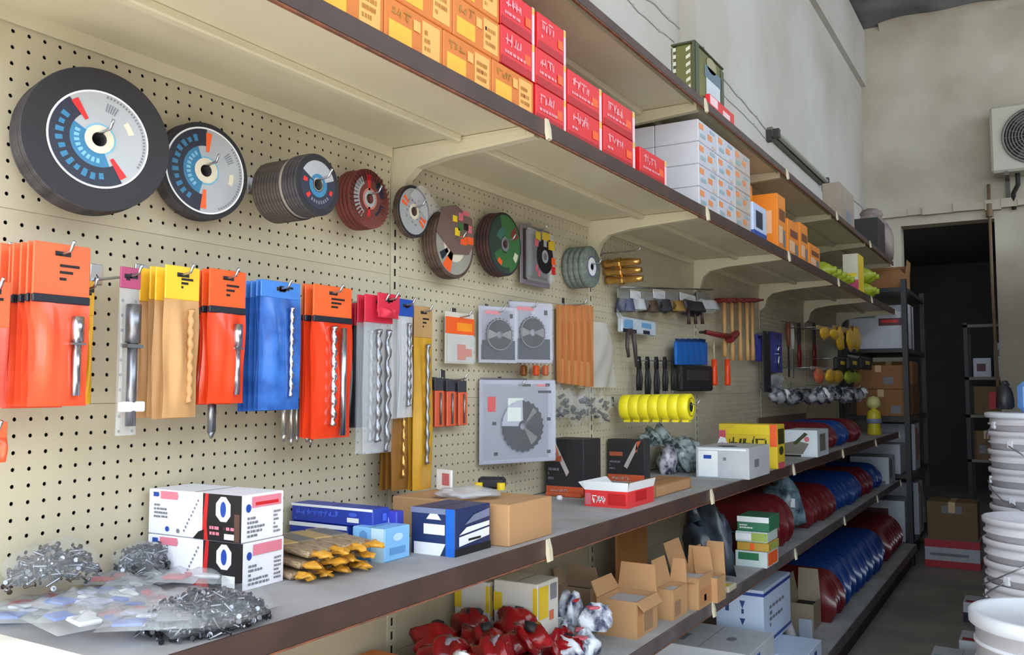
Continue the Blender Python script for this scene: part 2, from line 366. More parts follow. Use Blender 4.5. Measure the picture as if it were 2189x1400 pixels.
tiers = dict(top=('top', ZT, XL, .026, cream), upper=('upper', ZU, XL, .036, cream), deck=('counter-height', ZD, XL, .038, dusty), middle=('lower middle', ZM, XL, .036, dusty), base=('bottom', ZBASE, .52, .045, dusty))
lipg = mat2('greyed_lip', (104,96,98), (72,66,68), 9., .3, .75, rough=.5)
for key, (nm, z, xl, lip, topm) in tiers.items():
    w = BAY-.004
    pan = MB(); pan.box((.004,0,-.004),(xl-.003,w,0)); 
    pan = pan.mesh('panel', topm)
    un = MB(); un.box((.004,0,-.0055),(xl-.003,w,-.0042)); un.box((.004,.016,-.03),(.006,w-.016,-.004))
    if key != 'base':
        for xx in (.19, ): un.box((xx,.02,-.022),(xx+.022,w-.02,-.004), c=.003)
        un.box((xl-.03,.018,-.018),(xl-.028,w-.018,-.004))
    un = un.mesh('underside', cream)
    lm = {'middle': lipg, 'base': lipg}.get(key, browns)
    lp = MB(); lp.box((xl-.003,0,-lip),(xl+.004,w,.0015), c=.0015); lp = lp.mesh('lip', lm)
    le = MB(); le.box((xl-.004,0,-lip-.003),(xl+.0035,w,-lip)); le = le.mesh('lip_edge', rust)
    br = MB()                                   # bracket profile in x-z: deep at the wall, slim at the front
    d = .105 if key in ('top','upper') else .09
    pr = [(.003,-.005),(xl-.02,-.005),(xl-.02,-.032),(.16,-.046),(.075,-.060),(.045,-.085),(.030,-d-.03),(.002,-d-.05)]
    br.prism(pr, 'y', -.0125, .0125); br.prism([(.03,-.012),(xl-.04,-.012),(xl-.04,-.026),(.15,-.038),(.05,-.05)], 'y', -.0142, .0142)
    br = br.mesh('bracket_arm', cream)
    tp = MB(); tp.prism([(xl+.0045,.004),(xl+.007,.006),(xl+.013,-.016),(xl+.015,-.040),(xl+.008,-.043),(xl+.0045,-.026)], 'y', -.0075, .0075)
    tp = tp.mesh('bracket_tip', mat('cream_tip',(204,195,170),.5))
    for b in range(NB):
        y = Y0+b*BAY+.002
        t = thing('shelf', '%s shelf, %s bay from the camera, with a %s front lip' % (nm, ORD[b], 'grey-brown' if lm is lipg else 'brown'), 'shelf', (0,y,z), group='steel shelves')
        shared('panel', pan, t); shared('underside', un, t); shared('lip', lp, t); shared('lip_edge', le, t)
    if key != 'base':
        for k in range(NB+1):
            t = thing('shelf_bracket', 'cream bracket under the %s shelf at the %s upright' % (nm, ORD[k]), 'bracket', (0,Y0+k*BAY,z-.002), group='shelf brackets')
            shared('bracket_arm', br, t); shared('bracket_tip', tp, t)
    else:
        for b in range(NB):
            y = Y0+b*BAY
            MBk = MB().box((.47,y+.002,0),(.482,y+BAY-.002,ZBASE-.06)); tag(MBk.build('kick_plate', mat('kick_black',(40,38,44),.6)), 'dark kick plate under the bottom shelf, %s bay from the camera' % ORD[b], 'kick plate', 'kick plates')

# ================================================================ unseen shelving, added across the aisle to keep its far end in shade
t = thing('added_shade_shelving', 'unseen tall shelving added across the aisle to shade its far end', 'shelving', (0,0,0))
opm = mat('added_shelving_grey', (120,114,106), .7, var=.1)
for k in range(7): MB().box((1.98,3.0+k*.99,0),(2.04,3.05+k*.99,2.6)).build('post', opm, t)
MB().box((2.0,3.0,.1),(2.02,8.99,2.55)).build('back_panel', opm, t)
for z in (.15,.65,1.15,1.65,2.15,2.55): MB().box((1.72,3.0,z-.03),(2.0,8.99,z)).build('shelf_board', opm, t)
# ================================================================ goods hung on the pegboard
def hook(y, z, length, label, drop=0.):
    mb = MB(); mb.tube([(-.012,y,z+.012),(0.,y,z+.010),(.008,y,z),(length-.03,y,z-drop),(length-.008,y,z-drop+.003),(length,y,z-drop+.016)], .0024, 7)
    mb.box((.0006,y-.011,z-.008),(.0030,y+.011,z+.026), c=.0008)
    o = mb.build('peg_hook', wire); return tag(o, label, 'hook', 'wire hooks in the pegboard')
discside = mat2('disc_side', (74,70,72), (44,42,44), 60., .3, .7, rough=.8)
discface = mat('disc_face', (36,35,40), .7, var=.12, scale=60)
silverp = mat('silver_print', (170,173,178), .4, .15, var=.05)
navy = mat('navy_print', (34,38,56), .5, var=.08)
cyan = mat('cyan_print', (48,118,160), .45, var=.12, scale=60)
paleblue = mat('paleblue_print', (120,176,206), .5, var=.1)
beige = mat('beige_print', (214,206,186), .5)
maroon = mat('maroon_disc', (108,52,46), .75, var=.2, scale=40)
greend = mat('green_print', (60,110,62), .5, var=.15, scale=25)
brownd = mat2('brown_disc', (98,78,66), (64,50,44), 50., .3, .7, rough=.85)
def disc_mesh(R, t, mats, bore=.0111, flap=0):
    mb = MB(); b = .0012
    mb.lathe([(bore,0),(R-b,0),(R,b),(R,t-b),(R-b,t),(bore,t),(bore,0)], (0,0,0), 'x', 56 if R > .08 else 40, 0)
    mb.ring(t+.0001, bore, R-b, 0, 360, 1, 56); 
    if flap:
        for k in range(flap):
            a = 2*PI*k/flap; c, s = math.cos(a), math.sin(a)
            mb.quad([(t*.5,R*.62*c,R*.62*s),(t*.5,R*1.0*c,R*1.0*s),(t+.006,R*math.cos(a+.2),R*math.sin(a+.2)),(t+.006,R*.62*math.cos(a+.2),R*.62*math.sin(a+.2))], 2)
    return mb.mesh('disc_body', mats)
def disc_stack(px, x1, R, n, t, label_front, label_back, printer, group, mside=discside, mface=discface, tilt=0., flap=0):
    """n discs on a wire hook, the front face at x1; the front one carries its print"""
    c = onx(px[0], px[1], x1); me = disc_mesh(R, t*.93, [mside, mface, mside], flap=flap)
    for k in range(n):
        x = x1-t*(k+1)*math.cos(tilt); front = k == 0
        o = thing('cutting_disc', label_front if front else label_back+', %s from the front' % NTH[k], 'disc', (x, c.y-t*(k+1)*math.sin(tilt)+RN.uniform(-.0008,.0008)*(k>0), c.z+RN.uniform(-.0012,.0006)*(k>0)), group=group, rot=(0,0,tilt))
        shared('disc_body', me, o)
        if front: printer(o, t*.93, R)
    hook(c.y, c.z+.010, x1+.035, 'wire hook through the ' + label_front.split(' with')[0].split(' of ')[0].split(' half')[0].split(' at ')[0])
    return c
def print_big(scale_ang, fr=.67):
    def f(o, x, R):
        r = R*fr; p = MB()
        p.ring(x+.0006, .013, r, 0, 360, 0, 60)                      # silver field
        p.ring(x+.0009, r*.985, r*1.02, 0, 360, 1, 60)
        p.ring(x+.0011, r*.58, r*.975, 128+scale_ang, 300+scale_ang, 2, 40)      # navy quarter
        p.ring(x+.0011, r*.27, r*.58, 150+scale_ang, 292+scale_ang, 3, 30)       # blue band
        p.ring(x+.0010, r*.27, r*.34, 0, 360, 4, 40)
        for k in range(11):                                          # arc of blue lettering marks
            a = 146+scale_ang+k*12.5; p.ring(x+.0014, r*(.70+.02*(k%2)), r*(.86-.03*(k%3 == 1)), a, a+7.2, 5, 2)
        for k in range(9):
            a = 160+scale_ang+k*13; p.ring(x+.0014, r*.40, r*.50, a, a+8, 4, 2)
        for a0 in (126+scale_ang, 306+scale_ang):                    # two red flashes
            p.ring(x+.0016, r*.45, r*.90, a0-6.5, a0+3.5, 6, 3)
        for k in range(26): a = -30+scale_ang+k*4.4; p.ring(x+.0014, r*.90, r*.95, a, a+2.2, 7, 1)
        for k in range(5): a = 78-k*4+scale_ang; p.ring(x+.0012, r*.62, r*.8, a, a+2., 7, 1)
        p.ring(x+.0012, r*.62, r*.74, 18+scale_ang, 40+scale_ang, 8, 4)
        p.build('printed_label', [silverp, white, navy, cyan, paleblue, cyan, orange if R < .1 else red, greyp, beige], o)
        q = MB(); q.ring(x+.0018, .0112, r*.27+.002, 0, 360, 0, 30); q.build('bore_ring', beige, o)
    return f
disc_stack((212,298), .100, .112, 9, .0055, 'largest black cutting disc of the wall row, silver and blue label', 'black cutting disc stacked behind the largest disc of the row', print_big(0), 'large cutting discs', tilt=-.24)
disc_stack((440,365), .050, .0885, 6, .005, 'second largest black cutting disc with silver and blue label and red flashes', 'black cutting disc stacked behind the second largest disc', print_big(-38,.88), 'second cutting discs', tilt=-.14)
def print_small(o, x, R):
    p = MB(); r = R*.78
    p.ring(x+.0006, .012, r, 20, 150, 0, 20); p.ring(x+.0006, .012, r, 150, 380, 1, 30)
    p.ring(x+.001, r*.30, r*.52, 160, 380, 2, 20); p.ring(x+.0012, r*.62, r*.86, 165, 178, 3, 3); p.ring(x+.0012, r*.62, r*.86, 215, 228, 3, 3); p.ring(x+.0012, r*.7, r*.86, 335, 350, 3, 3)
    p.ring(x+.001, r*.3, r*.45, 20, 150, 2, 12)
    for k in range(8): p.ring(x+.0013, r*.66, r*.8, 238+k*11, 244+k*11, 4, 1)
    p.build('printed_label', [silverp, navy, cyan, red, greyp], o)
    q = MB(); q.ring(x+.0014, .0112, r*.26, 0, 360, 0, 24); q.build('bore_ring', beige, o)
disc_stack((680,395), .180, .0590, 5, .0075, 'small black cutting disc at the front of a long stack, blue label', 'small dark disc just behind the blue-labelled small disc', print_small, 'small cutting discs')
c3 = onx(680,395,.180); me = disc_mesh(.0585, .0068, [mat('grey_disc_side',(134,126,118),.8,var=.1), discface])
o = thing('cutting_disc', 'light grey edged disc in the long stack of small discs', 'disc', (.135,c3.y,c3.z-.001)); shared('disc_body', me, o)
me = disc_mesh(.0595, .0072, [mat2('disc_side_warm', (86,76,70), (54,48,46), 60., .3, .7, rough=.8), discface])
for k in range(9):
    o = thing('cutting_disc', 'brownish black disc in the long stack, %s from its wall end' % NTH[8-k], 'disc', (.127-k*.0078,c3.y+.001,c3.z-.003), group='small cutting discs at the wall'); shared('disc_body', me, o)
def print_red(o, x, R):
    p = MB(); r = R*.86
    p.ring(x+.0012, .02, r*.95, 0, 360, 0, 40); p.ring(x+.0016, r*.62, r*.93, 120, 240, 1, 20); p.ring(x+.0016, r*.62, r*.93, 300, 350, 2, 12); p.ring(x+.0016, r*.62, r*.93, 10, 60, 2, 12)
    for a in (95, 265): p.ring(x+.0018, r*.28, r*.95, a-8, a+8, 3, 4)
    p.ring(x+.0018, .014, r*.42, 0, 360, 4, 24); p.ring(x+.0022, .0112, .019, 0, 360, 5, 20)
    p.build('printed_label', [maroon, silverp, navy, red, mat('salmon_print',(190,120,104),.6), silverp], o)
disc_stack((790,425), .078, .0665, 4, .011, 'maroon flap disc with red and silver label beside the first bracket', 'maroon flap disc stacked behind the red and silver one', print_red, 'maroon discs', mside=maroon, mface=maroon, flap=36)
def print_silver(o, x, R):
    p = MB(); r = R*.88
    p.ring(x+.0006, .012, r, 0, 360, 0, 40)
    for a in (140, 158, 318, 336): p.ring(x+.001, r*.5, r*.9, a-5, a+6, 1, 3)
    for k in range(14): p.ring(x+.001, r*(.35+.1*(k%3)), r*(.42+.1*(k%3)), k*25, k*25+12, 2, 2)
    p.ring(x+.001, r*.2, r*.34, 0, 360, 3, 20); p.build('printed_label', [silverp, orange, greyp, beige], o)
    c = MB(); c.grid(lambda a, b: (x+.004+.05*b, -.02+.07*a+.01*b, .035-.05*a+.022*math.sin(3*b)), 6, 6); c.build('clear_wrap', clear, o)
disc_stack((885,452), .062, .0635, 3, .005, 'thin silver disc with orange flashes and a torn clear wrap', 'plain disc behind the silver disc with orange flashes', print_silver, 'silver discs', mside=brownd)
def print_card(o, x, R):
    p = MB(); r = R*.90
    p.ring(x+.0006, .012, r, 0, 360, 0, 40); p.ring(x+.001, r*.35, r*.98, 228, 256, 1, 6); p.ring(x+.001, r*.45, r*.9, 205, 222, 2, 4)
    p.ring(x+.001, r*.3, r*.6, 0, 360, 3, 24); p.build('printed_label', [mat('dull_print',(150,148,140),.6), orange, navy, beige], o)
    c = MB(); c.prism([(-.085,.02),(-.06,.085),(.0,.10),(.075,.075),(.085,.01),(.06,-.022),(-.01,-.03)], 'x', x+.003, x+.0045, 0)
    for (a, b, w, h, mi) in ((-.015,.055,.02,.016,1),(.012,.062,.02,.02,4),(-.005,.02,.022,.02,1),(.02,.0,.03,.022,3),(.052,.005,.028,.02,3),(.035,.04,.022,.018,2),(.055,.035,.018,.02,4),(.03,.078,.03,.012,4),(.01,.035,.02,.02,5)):
        c.quad([(x+.005,a,b),(x+.005,a+w,b),(x+.005,a+w,b+h),(x+.005,a,b+h)], mi)
    c.build('card_tag', [mat('brown_card_tag',(112,90,84),.7), yellow, black, orange, mat('pink_print',(214,110,120),.5), greend], o)
disc_stack((972,520), .058, .0905, 4, .009, 'brown grinding disc half covered by a colourful card tag', 'brown grinding disc stacked behind the one with a card tag', print_card, 'brown grinding discs', mside=brownd, mface=brownd)
def print_green(o, x, R):
    p = MB(); r = R*.92
    p.ring(x+.0006, .012, r, -70, 110, 0, 30); p.ring(x+.0006, .012, r, 110, 290, 1, 30); p.ring(x+.001, r*.32, r*.8, 210, 350, 0, 20)
    p.ring(x+.0012, r*.62, r*.8, 230, 252, 2, 4); p.ring(x+.0012, r*.5, r*.92, 20, 48, 3, 6); p.ring(x+.0012, r*.66, r*.9, -40, -18, 4, 4)
    p.ring(x+.0012, .012, r*.25, 0, 360, 5, 20); p.ring(x+.0012, r*.3, r*.6, 95, 160, 6, 8)
    p.build('printed_label', [greend, mat('darkgreen_print',(46,62,54),.6), orange, mat('darkred_print',(120,50,46),.6), beige, greyp, mat('teal_print',(60,104,92),.6)], o)
disc_stack((1080,522), .060, .0900, 4, .010, 'dark disc with a green label hanging beside the card-tagged disc', 'dark red-brown disc stacked behind the green-labelled disc', print_green, 'green labelled discs', mside=mat2('disc_side_red', (88,50,44), (40,36,38), 20., .3, .7, rough=.8), mface=discface)
# clamshell pack with a yellow and black disc card
c = onx(1160,548,.05)
t = thing('blister_pack', 'grey clamshell pack with a yellow and black printed disc card', 'blister pack', (.022,c.y,c.z))
MB().box((0,-.092,-.090),(.004,.092,.092), c=.0018).build('tray', mat('violet_grey_plastic',(126,118,128),.4), t)
MB().box((.004,-.080,-.078),(.030,.085,.080), c=.012).build('bubble', clear, t)
p = MB(); p.quad([(.0046,-.078,-.075),(.0046,.083,-.075),(.0046,.083,.078),(.0046,-.078,.078)], 0)
p.ring(.031, .016, .052, 0, 360, 1, 30, (.01,0)); p.ring(.0314, .012, .020, 0, 360, 2, 20, (.01,0))
for (a, b, w, h, mi) in ((-.05,.045,.03,.025,3),(-.01,.05,.05,.025,3),(.03,.025,.04,.03,3),(-.055,.025,.022,.022,4),(.05,-.02,.025,.022,5),(.05,-.05,.025,.025,6),(-.05,-.05,.014,.02,4),(-.035,-.065,.014,.018,4),(.0,.03,.02,.02,2)):
    p.quad([(.0318,a,b),(.0318,a+w,b),(.0318,a+w,b+h),(.0318,a,b+h)], mi)
p.build('printed_card', [mat('brownblack_print',(52,42,38),.5), black, silverp, mat('gold_print',(206,176,50),.45), mat('pink_print2',(206,96,110),.5), orange, red], t)
hook(c.y+.0, c.z+.084, .07, 'wire hook holding the grey clamshell pack')
# bench grinding wheels
stone = mat2('grey_stone', (128,138,132), (92,104,100), 90., .3, .7, rough=.9)
c = onx(1266,570,.085)
for k in range(4):
    lab = 'grey green bench grinding wheel with a white paper centre' if k == 0 else 'grey green bench grinding wheel, %s behind the white-centred one' % ('','first','second','third')[k]
    t = thing('grinding_wheel', lab, 'grinding wheel', (.085-.0195*(k+1),c.y,c.z), group='bench grinding wheels')
    w = MB(); w.lathe([(.010,0),(.066,0),(.069,.003),(.069,.0155),(.066,.0185),(.010,.0185)], (0,0,0), 'x', 40); w.build('stone_body', stone, t)
    if k == 0:
        p = MB(); p.ring(.0192, .010, .036, 0, 360, 1, 30); p.ring(.0194, .012, .030, 0, 360, 0, 30); p.build('paper_centre', [white, mat('bluegrey_print',(96,104,140),.6)], t)
hook(c.y, c.z+.008, .12, 'wire hook through the bench grinding wheels')
# brass coloured packs right of the grinding wheels
brass = mat('brass_foil', (206,160,92), .28, .85, var=.25, scale=50)
for k in range(3):
    c = onx(1296+k*3, 562+k*18, .03)
    t = thing('brass_nozzle', 'brass nozzle on a hook beside the grinding wheels, %s of three' % ('topmost','middle','lowest')[k], 'nozzle', (0,c.y+.02,c.z), group='brass nozzles')
    MB().lathe([(0,.01),(.014,.01),(.016,.03),(.012,.05),(.015,.09),(.013,.13),(.010,.15),(0,.15)], (0,0,0), 'x', 14).build('barrel', brass, t)
    MB().lathe([(.017,.055),(.019,.06),(.019,.075),(.017,.08)], (0,0,0), 'x', 8, smooth=False).build('collar', brass, t)
hook(yat(1296,.03)+.02, zat(1296,552,.03)+.02, .16, 'wire hook above the brass nozzles')

# ---- hanging pouches: chisels and bits in bags with header cards
def pouch(name, label, cat, x, y, z, w, h, mats, head=.06, band=None, thick=.010, tool=None, group=None, rz=0., seed=0, headcut=0., lean=0.):
    """bag hanging with its top edge centre at (x,y,z); mats: body, header"""
    rn = random.Random(seed); t = thing(name, label, cat, (x,y,z), group=group, rot=(0,lean,rz))
    ph = [rn.uniform(0,6) for _ in range(4)]; amp = thick*.42
    def front(a, b):
        bulge = math.sin(PI*min(max(a,0),1))**.6*math.sin(PI*min(1,b*1.0+.04))**.5
        return (thick*bulge*.8 + amp*math.sin(a*9+ph[0]+b*3)*math.sin(b*PI) + amp*.6*math.sin(a*17+ph[1])*math.sin(b*PI)+.0015, (a-.5)*w*(1-.03*math.sin(b*5+ph[2])), -head-(h-head)*(1-b)+0)
    body = MB(); body.grid(front, 14, 16); body.grid(lambda a, b: (0,(a-.5)*w,-head-(h-head)*(1-b)), 1, 1)
    body.build('bag', mats[0], t)
    hd = MB(); hd.box((0,-w/2+headcut,-head-.004),(.0035,w/2-headcut,0), c=.001)
    hd.box((.0036,-.012,-.018),(.0040,.012,-.011), 1)
    for k in range(3): hd.box((.0036,-w*.05,-head*(.45+.13*k)),(.0040,w*.30-.01*k,-head*(.45+.13*k)+.004), 1)
    hd.build('header_card', [mats[1], black], t)
    if band: MB().box((-.0005,-w/2-.0004,-head-.012),(.0058,w/2+.0004,-head), c=.0015).build('band', band, t)
    if tool:
        kind, yo, m, r, ln = tool; ln = min(ln, h-head-.045); tb = MB(); xx = thick*1.0+.002
        if kind == 'chisel':
            tb.tube([(xx,yo,-head-.03),(xx,yo,-head-.03-ln*.32)], r*1.5, 8); tb.tube([(xx,yo,-head-.03-ln*.32),(xx,yo,-head-.03-ln)], r, 8)
            tb.box((xx-r,yo-r*1.8,-head-.03-ln*.36),(xx+r,yo+r*1.8,-head-.03-ln*.33))
        elif kind == 'drill':
            n = 40; pts = [(xx+r*.16*math.cos(k*1.25), yo+r*.16*math.sin(k*1.25), -head-.02-ln*k/n) for k in range(n+1)]
            tb.tube(pts, [r*(.82+.18*math.cos(k*1.25)) for k in range(n+1)], 8)
        tb.build('chisel' if kind == 'chisel' else 'drill_bit', m, t)
    return t
def hang(u0, u1, v0, v1, x):
    """photo rectangle on plane x -> (centre y, top z, width, height)"""
    a, b = onx(u0, v0, x), onx(u1, v0, x); um = (u0+u1)/2
    zt = onx(um, v0, x).z; zb = onx(um, v1, x).z
    return (a.y+b.y)/2, zt, b.y-a.y, zt-zb
orbag = mat('orange_bag', (244,88,52), .32, var=.16, scale=30, coat=.4)
orhead = mat('orange_header', (238,104,62), .5, var=.08)
ylbag = mat('yellow_bag', (226,168,30), .4, var=.12, coat=.3)
chrome = mat('bright_steel', (196,198,210), .25, 1., var=.1)
def pack_row(rect, x, n, dx, name, labf, labb, cat, mats, head, band, tool, group, thick=.010, hookl=None, ddz=0., seed=0, headcut=0., jit=.004):
    y, z, w, h = hang(*rect, x); rn = random.Random(seed)
    for k in range(n):
        f = k == 0
        j = 0 if f else rn.uniform(-jit, jit)
        pouch(name, labf if f else labb+', %s from the front' % NTH[k], cat, x-k*dx, y+j-.0*k, z-ddz*k+(0 if f else rn.uniform(-jit, jit)), w, h, mats, head, band, thick, tool, group if n > 1 else None, rz=0 if f else rn.uniform(-.05,.05), seed=seed+k, headcut=headcut)
    hook(y, z-.014, x+.03, 'wire hook carrying the ' + ' '.join(labf.split(',')[0].split(' ')[:10]))
    return y, z, w, h
navyb = mat('navy_band', (30,36,48), .4)
pack_row((70,192,522,868), .120, 6, .016, 'chisel_pouch', 'widest orange chisel pouch, front one, with a black band', 'orange chisel pouch stacked behind the widest orange pouch', 'pouch', [orbag, orhead], .075, navyb, ('chisel', .022, chrome, .006, .21), 'wide orange chisel pouches', thick=.008, seed=11)
pack_row((166,201,600,864), .075, 2, .01, 'chisel_pouch', 'narrow yellow pouch tucked behind the widest orange pouches', 'narrow yellow pouch nearer the board', 'pouch', [ylbag, ylbag], .05, None, None, 'narrow yellow pouches', seed=21)
pinkbag = film('pink_film', (250,110,96), .75, .2)
pack_row((-60,22,600,872), .10, 2, .014, 'chisel_pouch', 'pale red pouch cut by the left edge of the picture', 'second pale red pouch at the left edge of the picture', 'pouch', [pinkbag, orhead], .06, None, None, 'pale red pouches', seed=25)
pack_row((-60,14,902,990), .10, 1, .014, 'chisel_pouch', 'short red pouch low at the left edge of the picture', '', 'pouch', [orbag, orhead], .02, None, None, None, seed=27)
MB_ = None
# clear bag with a long chisel, pink top
pinkm = mat('magenta_print', (170,70,110), .45, var=.1); greyst = mat('grey_steel_bar', (150,152,160), .35, .9, var=.15)
pack_row((256,300,572,930), .09, 1, .02, 'chisel_pouch', 'narrow clear pouch with a grey chisel and magenta top', 'second clear pouch behind the magenta-topped one', 'pouch', [clear, pinkm], .030, None, ('chisel', .0, greyst, .008, .235), 'clear chisel pouches', seed=31)
y, z, w, h = hang(254,302,572,930,.09)
MB().box((.098,y-w*.52,z-h*.86),(.110,y+w*.52,z-h*.80), c=.002).build('price_sticker', white); tag(bpy.data.objects['price_sticker'], 'white plastic clip across the narrow clear chisel pouch', 'clip')
# brown packs with yellow header
brbag = mat('brown_paper_bag', (196,150,100), .6, var=.12, scale=20); ylhead = mat('yellow_header', (248,192,48), .45)
pack_row((352,425,570,892), .11, 4, .022, 'bit_pouch', 'brown drill bit pouch with a bright yellow header, front one', 'brown pouch with yellow header, behind the front one', 'pouch', [brbag, ylhead], .052, None, ('drill', .012, brbag, .006, .20), 'brown pouches with yellow headers', thick=.009, seed=41)
# orange pack two
pack_row((446,524,578,862), .11, 3, .014, 'chisel_pouch', 'medium orange chisel pouch between yellow and blue pouches, front one', 'orange pouch behind the medium orange one', 'pouch', [mat('orange_bag_red',(238,70,30),.3,var=.14,scale=30,coat=.5), mat('orange_header_b',(240,92,36),.5)], .065, navyb, ('chisel', .016, chrome, .0055, .18), 'medium orange pouches', thick=.010, seed=51)
yy, zz, ww, hh = hang(440,478,862,922,.08)
for k in range(3):
    b_ = MB(); b_.tube([(.085-.012*k,yy-.012+.012*k,zz+.02),(.085-.012*k,yy-.012+.012*k,zz-hh)], .006, 8); b_.tube([(.085-.012*k,yy-.012+.012*k,zz-hh),(.085-.012*k,yy-.012+.012*k,zz-hh-.012)], [.006,.001], 8)
    tag(b_.build('masonry_bit', greyst), '%s steel bit tip poking out below the medium orange pouches' % ('front','middle','rear')[k], 'drill bit', 'bit tips below the orange pouches')
# blue packs
blbag = mat2('blue_bag', (66,120,206), (34,72,150), 22., .35, .7, rough=.25)
pack_row((556,640,602,876), .11, 5, .013, 'drill_set_pouch', 'glossy blue drill pouch, front one of the blue stack', 'glossy blue pouch stacked behind the front blue one', 'pouch', [blbag, mat('blue_header',(70,130,214),.4,var=.1)], .028, None, ('drill', .02, chrome, .005, .20), 'blue drill pouches', thick=.010, seed=61)
for k, (u, v0, v1) in enumerate(((606,880,928),(622,880,936),(634,882,930),(656,690,930),(664,690,936))):
    p0, p1 = onx(u, v0, .06), onx(u, v1, .06); b_ = MB(); b_.tube([p0+Vector((0,0,.03)), p1], .0055, 8)
    b_.tube([p1, p1+Vector((0,0,-.015))], [.0065,.002], 8)
    tag(b_.build('masonry_bit', mat('pale_steel',(186,186,180),.35,.8)), 'pale drill bit between the blue and long orange pouches, %s from the left' % NTH[k], 'drill bit', 'pale drill bits')
# orange pack three
trbag = film('orange_film', (240,70,34), .72, .15)
pack_row((668,750,612,936), .115, 3, .018, 'bit_pouch', 'long orange pouch with twin drill bits, front one', 'long orange pouch behind the twin bit one', 'pouch', [trbag, mat('orange_header_c',(232,100,44),.45,var=.1)], .062, navyb, ('drill', -.008, chrome, .007, .24), 'long orange pouches', thick=.012, seed=71)
y, z, w, h = hang(668,750,612,936,.115)
tb = MB(); tb.tube([(.135,y+.014,z-.085),(.135,y+.014,z-.30)], .0065, 8); tag(tb.build('masonry_bit', chrome), 'second bright drill bit on the long orange pouch', 'drill bit')
# red topped bits
redh = mat('crimson_header', (206,40,66), .45, var=.1)
pack_row((778,838,632,968), .115, 2, .02, 'bit_pouch', 'clear pouch of long steel bits with a crimson header, front one', 'clear pouch with crimson header behind the front one', 'pouch', [clear, redh], .055, None, ('drill', -.012, greyst, .008, .27), 'crimson topped pouches', seed=81)
y, z, w, h = hang(778,838,632,968,.115)
tb = MB(); n = 24; tb.tube([(.13+.003*math.cos(k*1.5),y+.016+.003*math.sin(k*1.5),z-.075-.26*k/n) for k in range(n+1)], [.007*(.75+.25*math.cos(k*1.5)) for k in range(n+1)], 8)
tag(tb.build('long_drill_bit', greyst), 'long steel drill bit beside the front crimson topped pouch', 'drill bit')
blkbag = mat('black_bag', (50,54,58), .3, var=.2, coat=.4)
pack_row((757,800,650,912), .075, 3, .013, 'bit_pouch', 'black pouch with a crimson header at the left of the steel bits', 'black pouch with crimson header nearer the board', 'pouch', [blkbag, redh], .045, None, ('drill', .0, greyst, .005, .2), 'black pouches', seed=85)
pack_row((806,852,628,680), .13, 1, .02, 'header_card', 'loose crimson card standing out above the steel bits', '', 'card', [redh, redh], .03, None, None, None, seed=88)
# blue header clear pouch and long yellow packs
goldb = mat('gold_bag', (196,148,42), .4, var=.2, scale=20, coat=.3); goldd = mat('brown_gold_bag', (140,96,40), .45, var=.2, scale=20)
pack_row((850,882,640,892), .10, 2, .016, 'bit_pouch', 'narrow clear pouch with a blue header beside the long gold ones', 'narrow clear pouch with blue header nearer the board', 'pouch', [milky, blue], .035, None, ('drill', 0., greyst, .006, .19), 'blue topped clear pouches', seed=91)
pack_row((884,922,655,1046), .09, 2, .02, 'long_bit_pouch', 'long gold pouch reaching almost to the deck, rightmost', 'long gold pouch right behind the rightmost one', 'pouch', [goldb, mat('tan_header',(176,140,92),.5)], .07, None, ('drill', .006, greyst, .006, .28), 'long gold pouches', seed=95)
pack_row((838,880,740,1046), .07, 3, .016, 'long_bit_pouch', 'long brown gold pouch below the narrow blue topped ones', 'long brown gold pouch nearer the board', 'pouch', [goldd, goldb], .04, None, ('drill', -.006, brass, .006, .24), 'brown gold pouches', seed=98)

# ---- cards and blister packs right of the pouches
y, z, w, h = hang(957,1018,668,778,.03)
t = thing('card_pack', 'small clear card pack with an orange red label on the pegboard', 'card pack', (.02,y,z))
MB().box((0,-w/2,-h),(.003,w/2,0), c=.001).build('card', mat('pale_card',(206,200,190),.6), t)
p = MB()
for (a0, b0, a1, b1, mi) in ((-.5,-.42,.5,-.10,0),(-.12,-.36,.42,-.20,1),(-.1,-.92,.18,-.62,2),(.19,-.85,.4,-.70,2)): p.box((.0031,a0*w,b0*h),(.0040+.0006*mi,a1*w,b1*h), mi)
p.build('printed_label', [orange, mat('amber_print',(250,150,40),.4), mat('rust_print',(206,108,70),.5)], t); MB().box((.005,-w*.48,-h*.98),(.012,w*.48,-h*.45), c=.003).build('bubble', clear, t)
hook(y, z-.012, .06, 'wire hook holding the small card with the orange red label')
for k in range(6):
    u = 932+k*12.5; y, z, w, h = hang(u-10,u+8,806+k*1.5,914-k*1,.03+.012*(k%2))
    t = thing('bit_packet', 'slim orange red bit packet, %s of six from the left' % ('first','second','third','fourth','fifth','sixth')[k], 'packet', (.02+.012*(k%2),y,z), group='slim orange bit packets')
    MB().box((0,-w/2,-h),(.006,w/2,-h*.26), c=.002).build('bag', mat('orange_slim',(222,100,66),.4,var=.1), t); MB().box((0,-w/2,-h*.26),(.003,w/2,0), c=.001).build('header_card', mat('charcoal_header',(62,62,70),.5), t)
    b_ = MB(); b_.tube([(.009,0,-h*.3),(.009,0,-h*.95)], .0028, 6); b_.build('drill_bit', greyst if k else chrome, t)
hook(yat(965,.03), zat(965,812,.03), .08, 'wire hook carrying the slim orange bit packets')
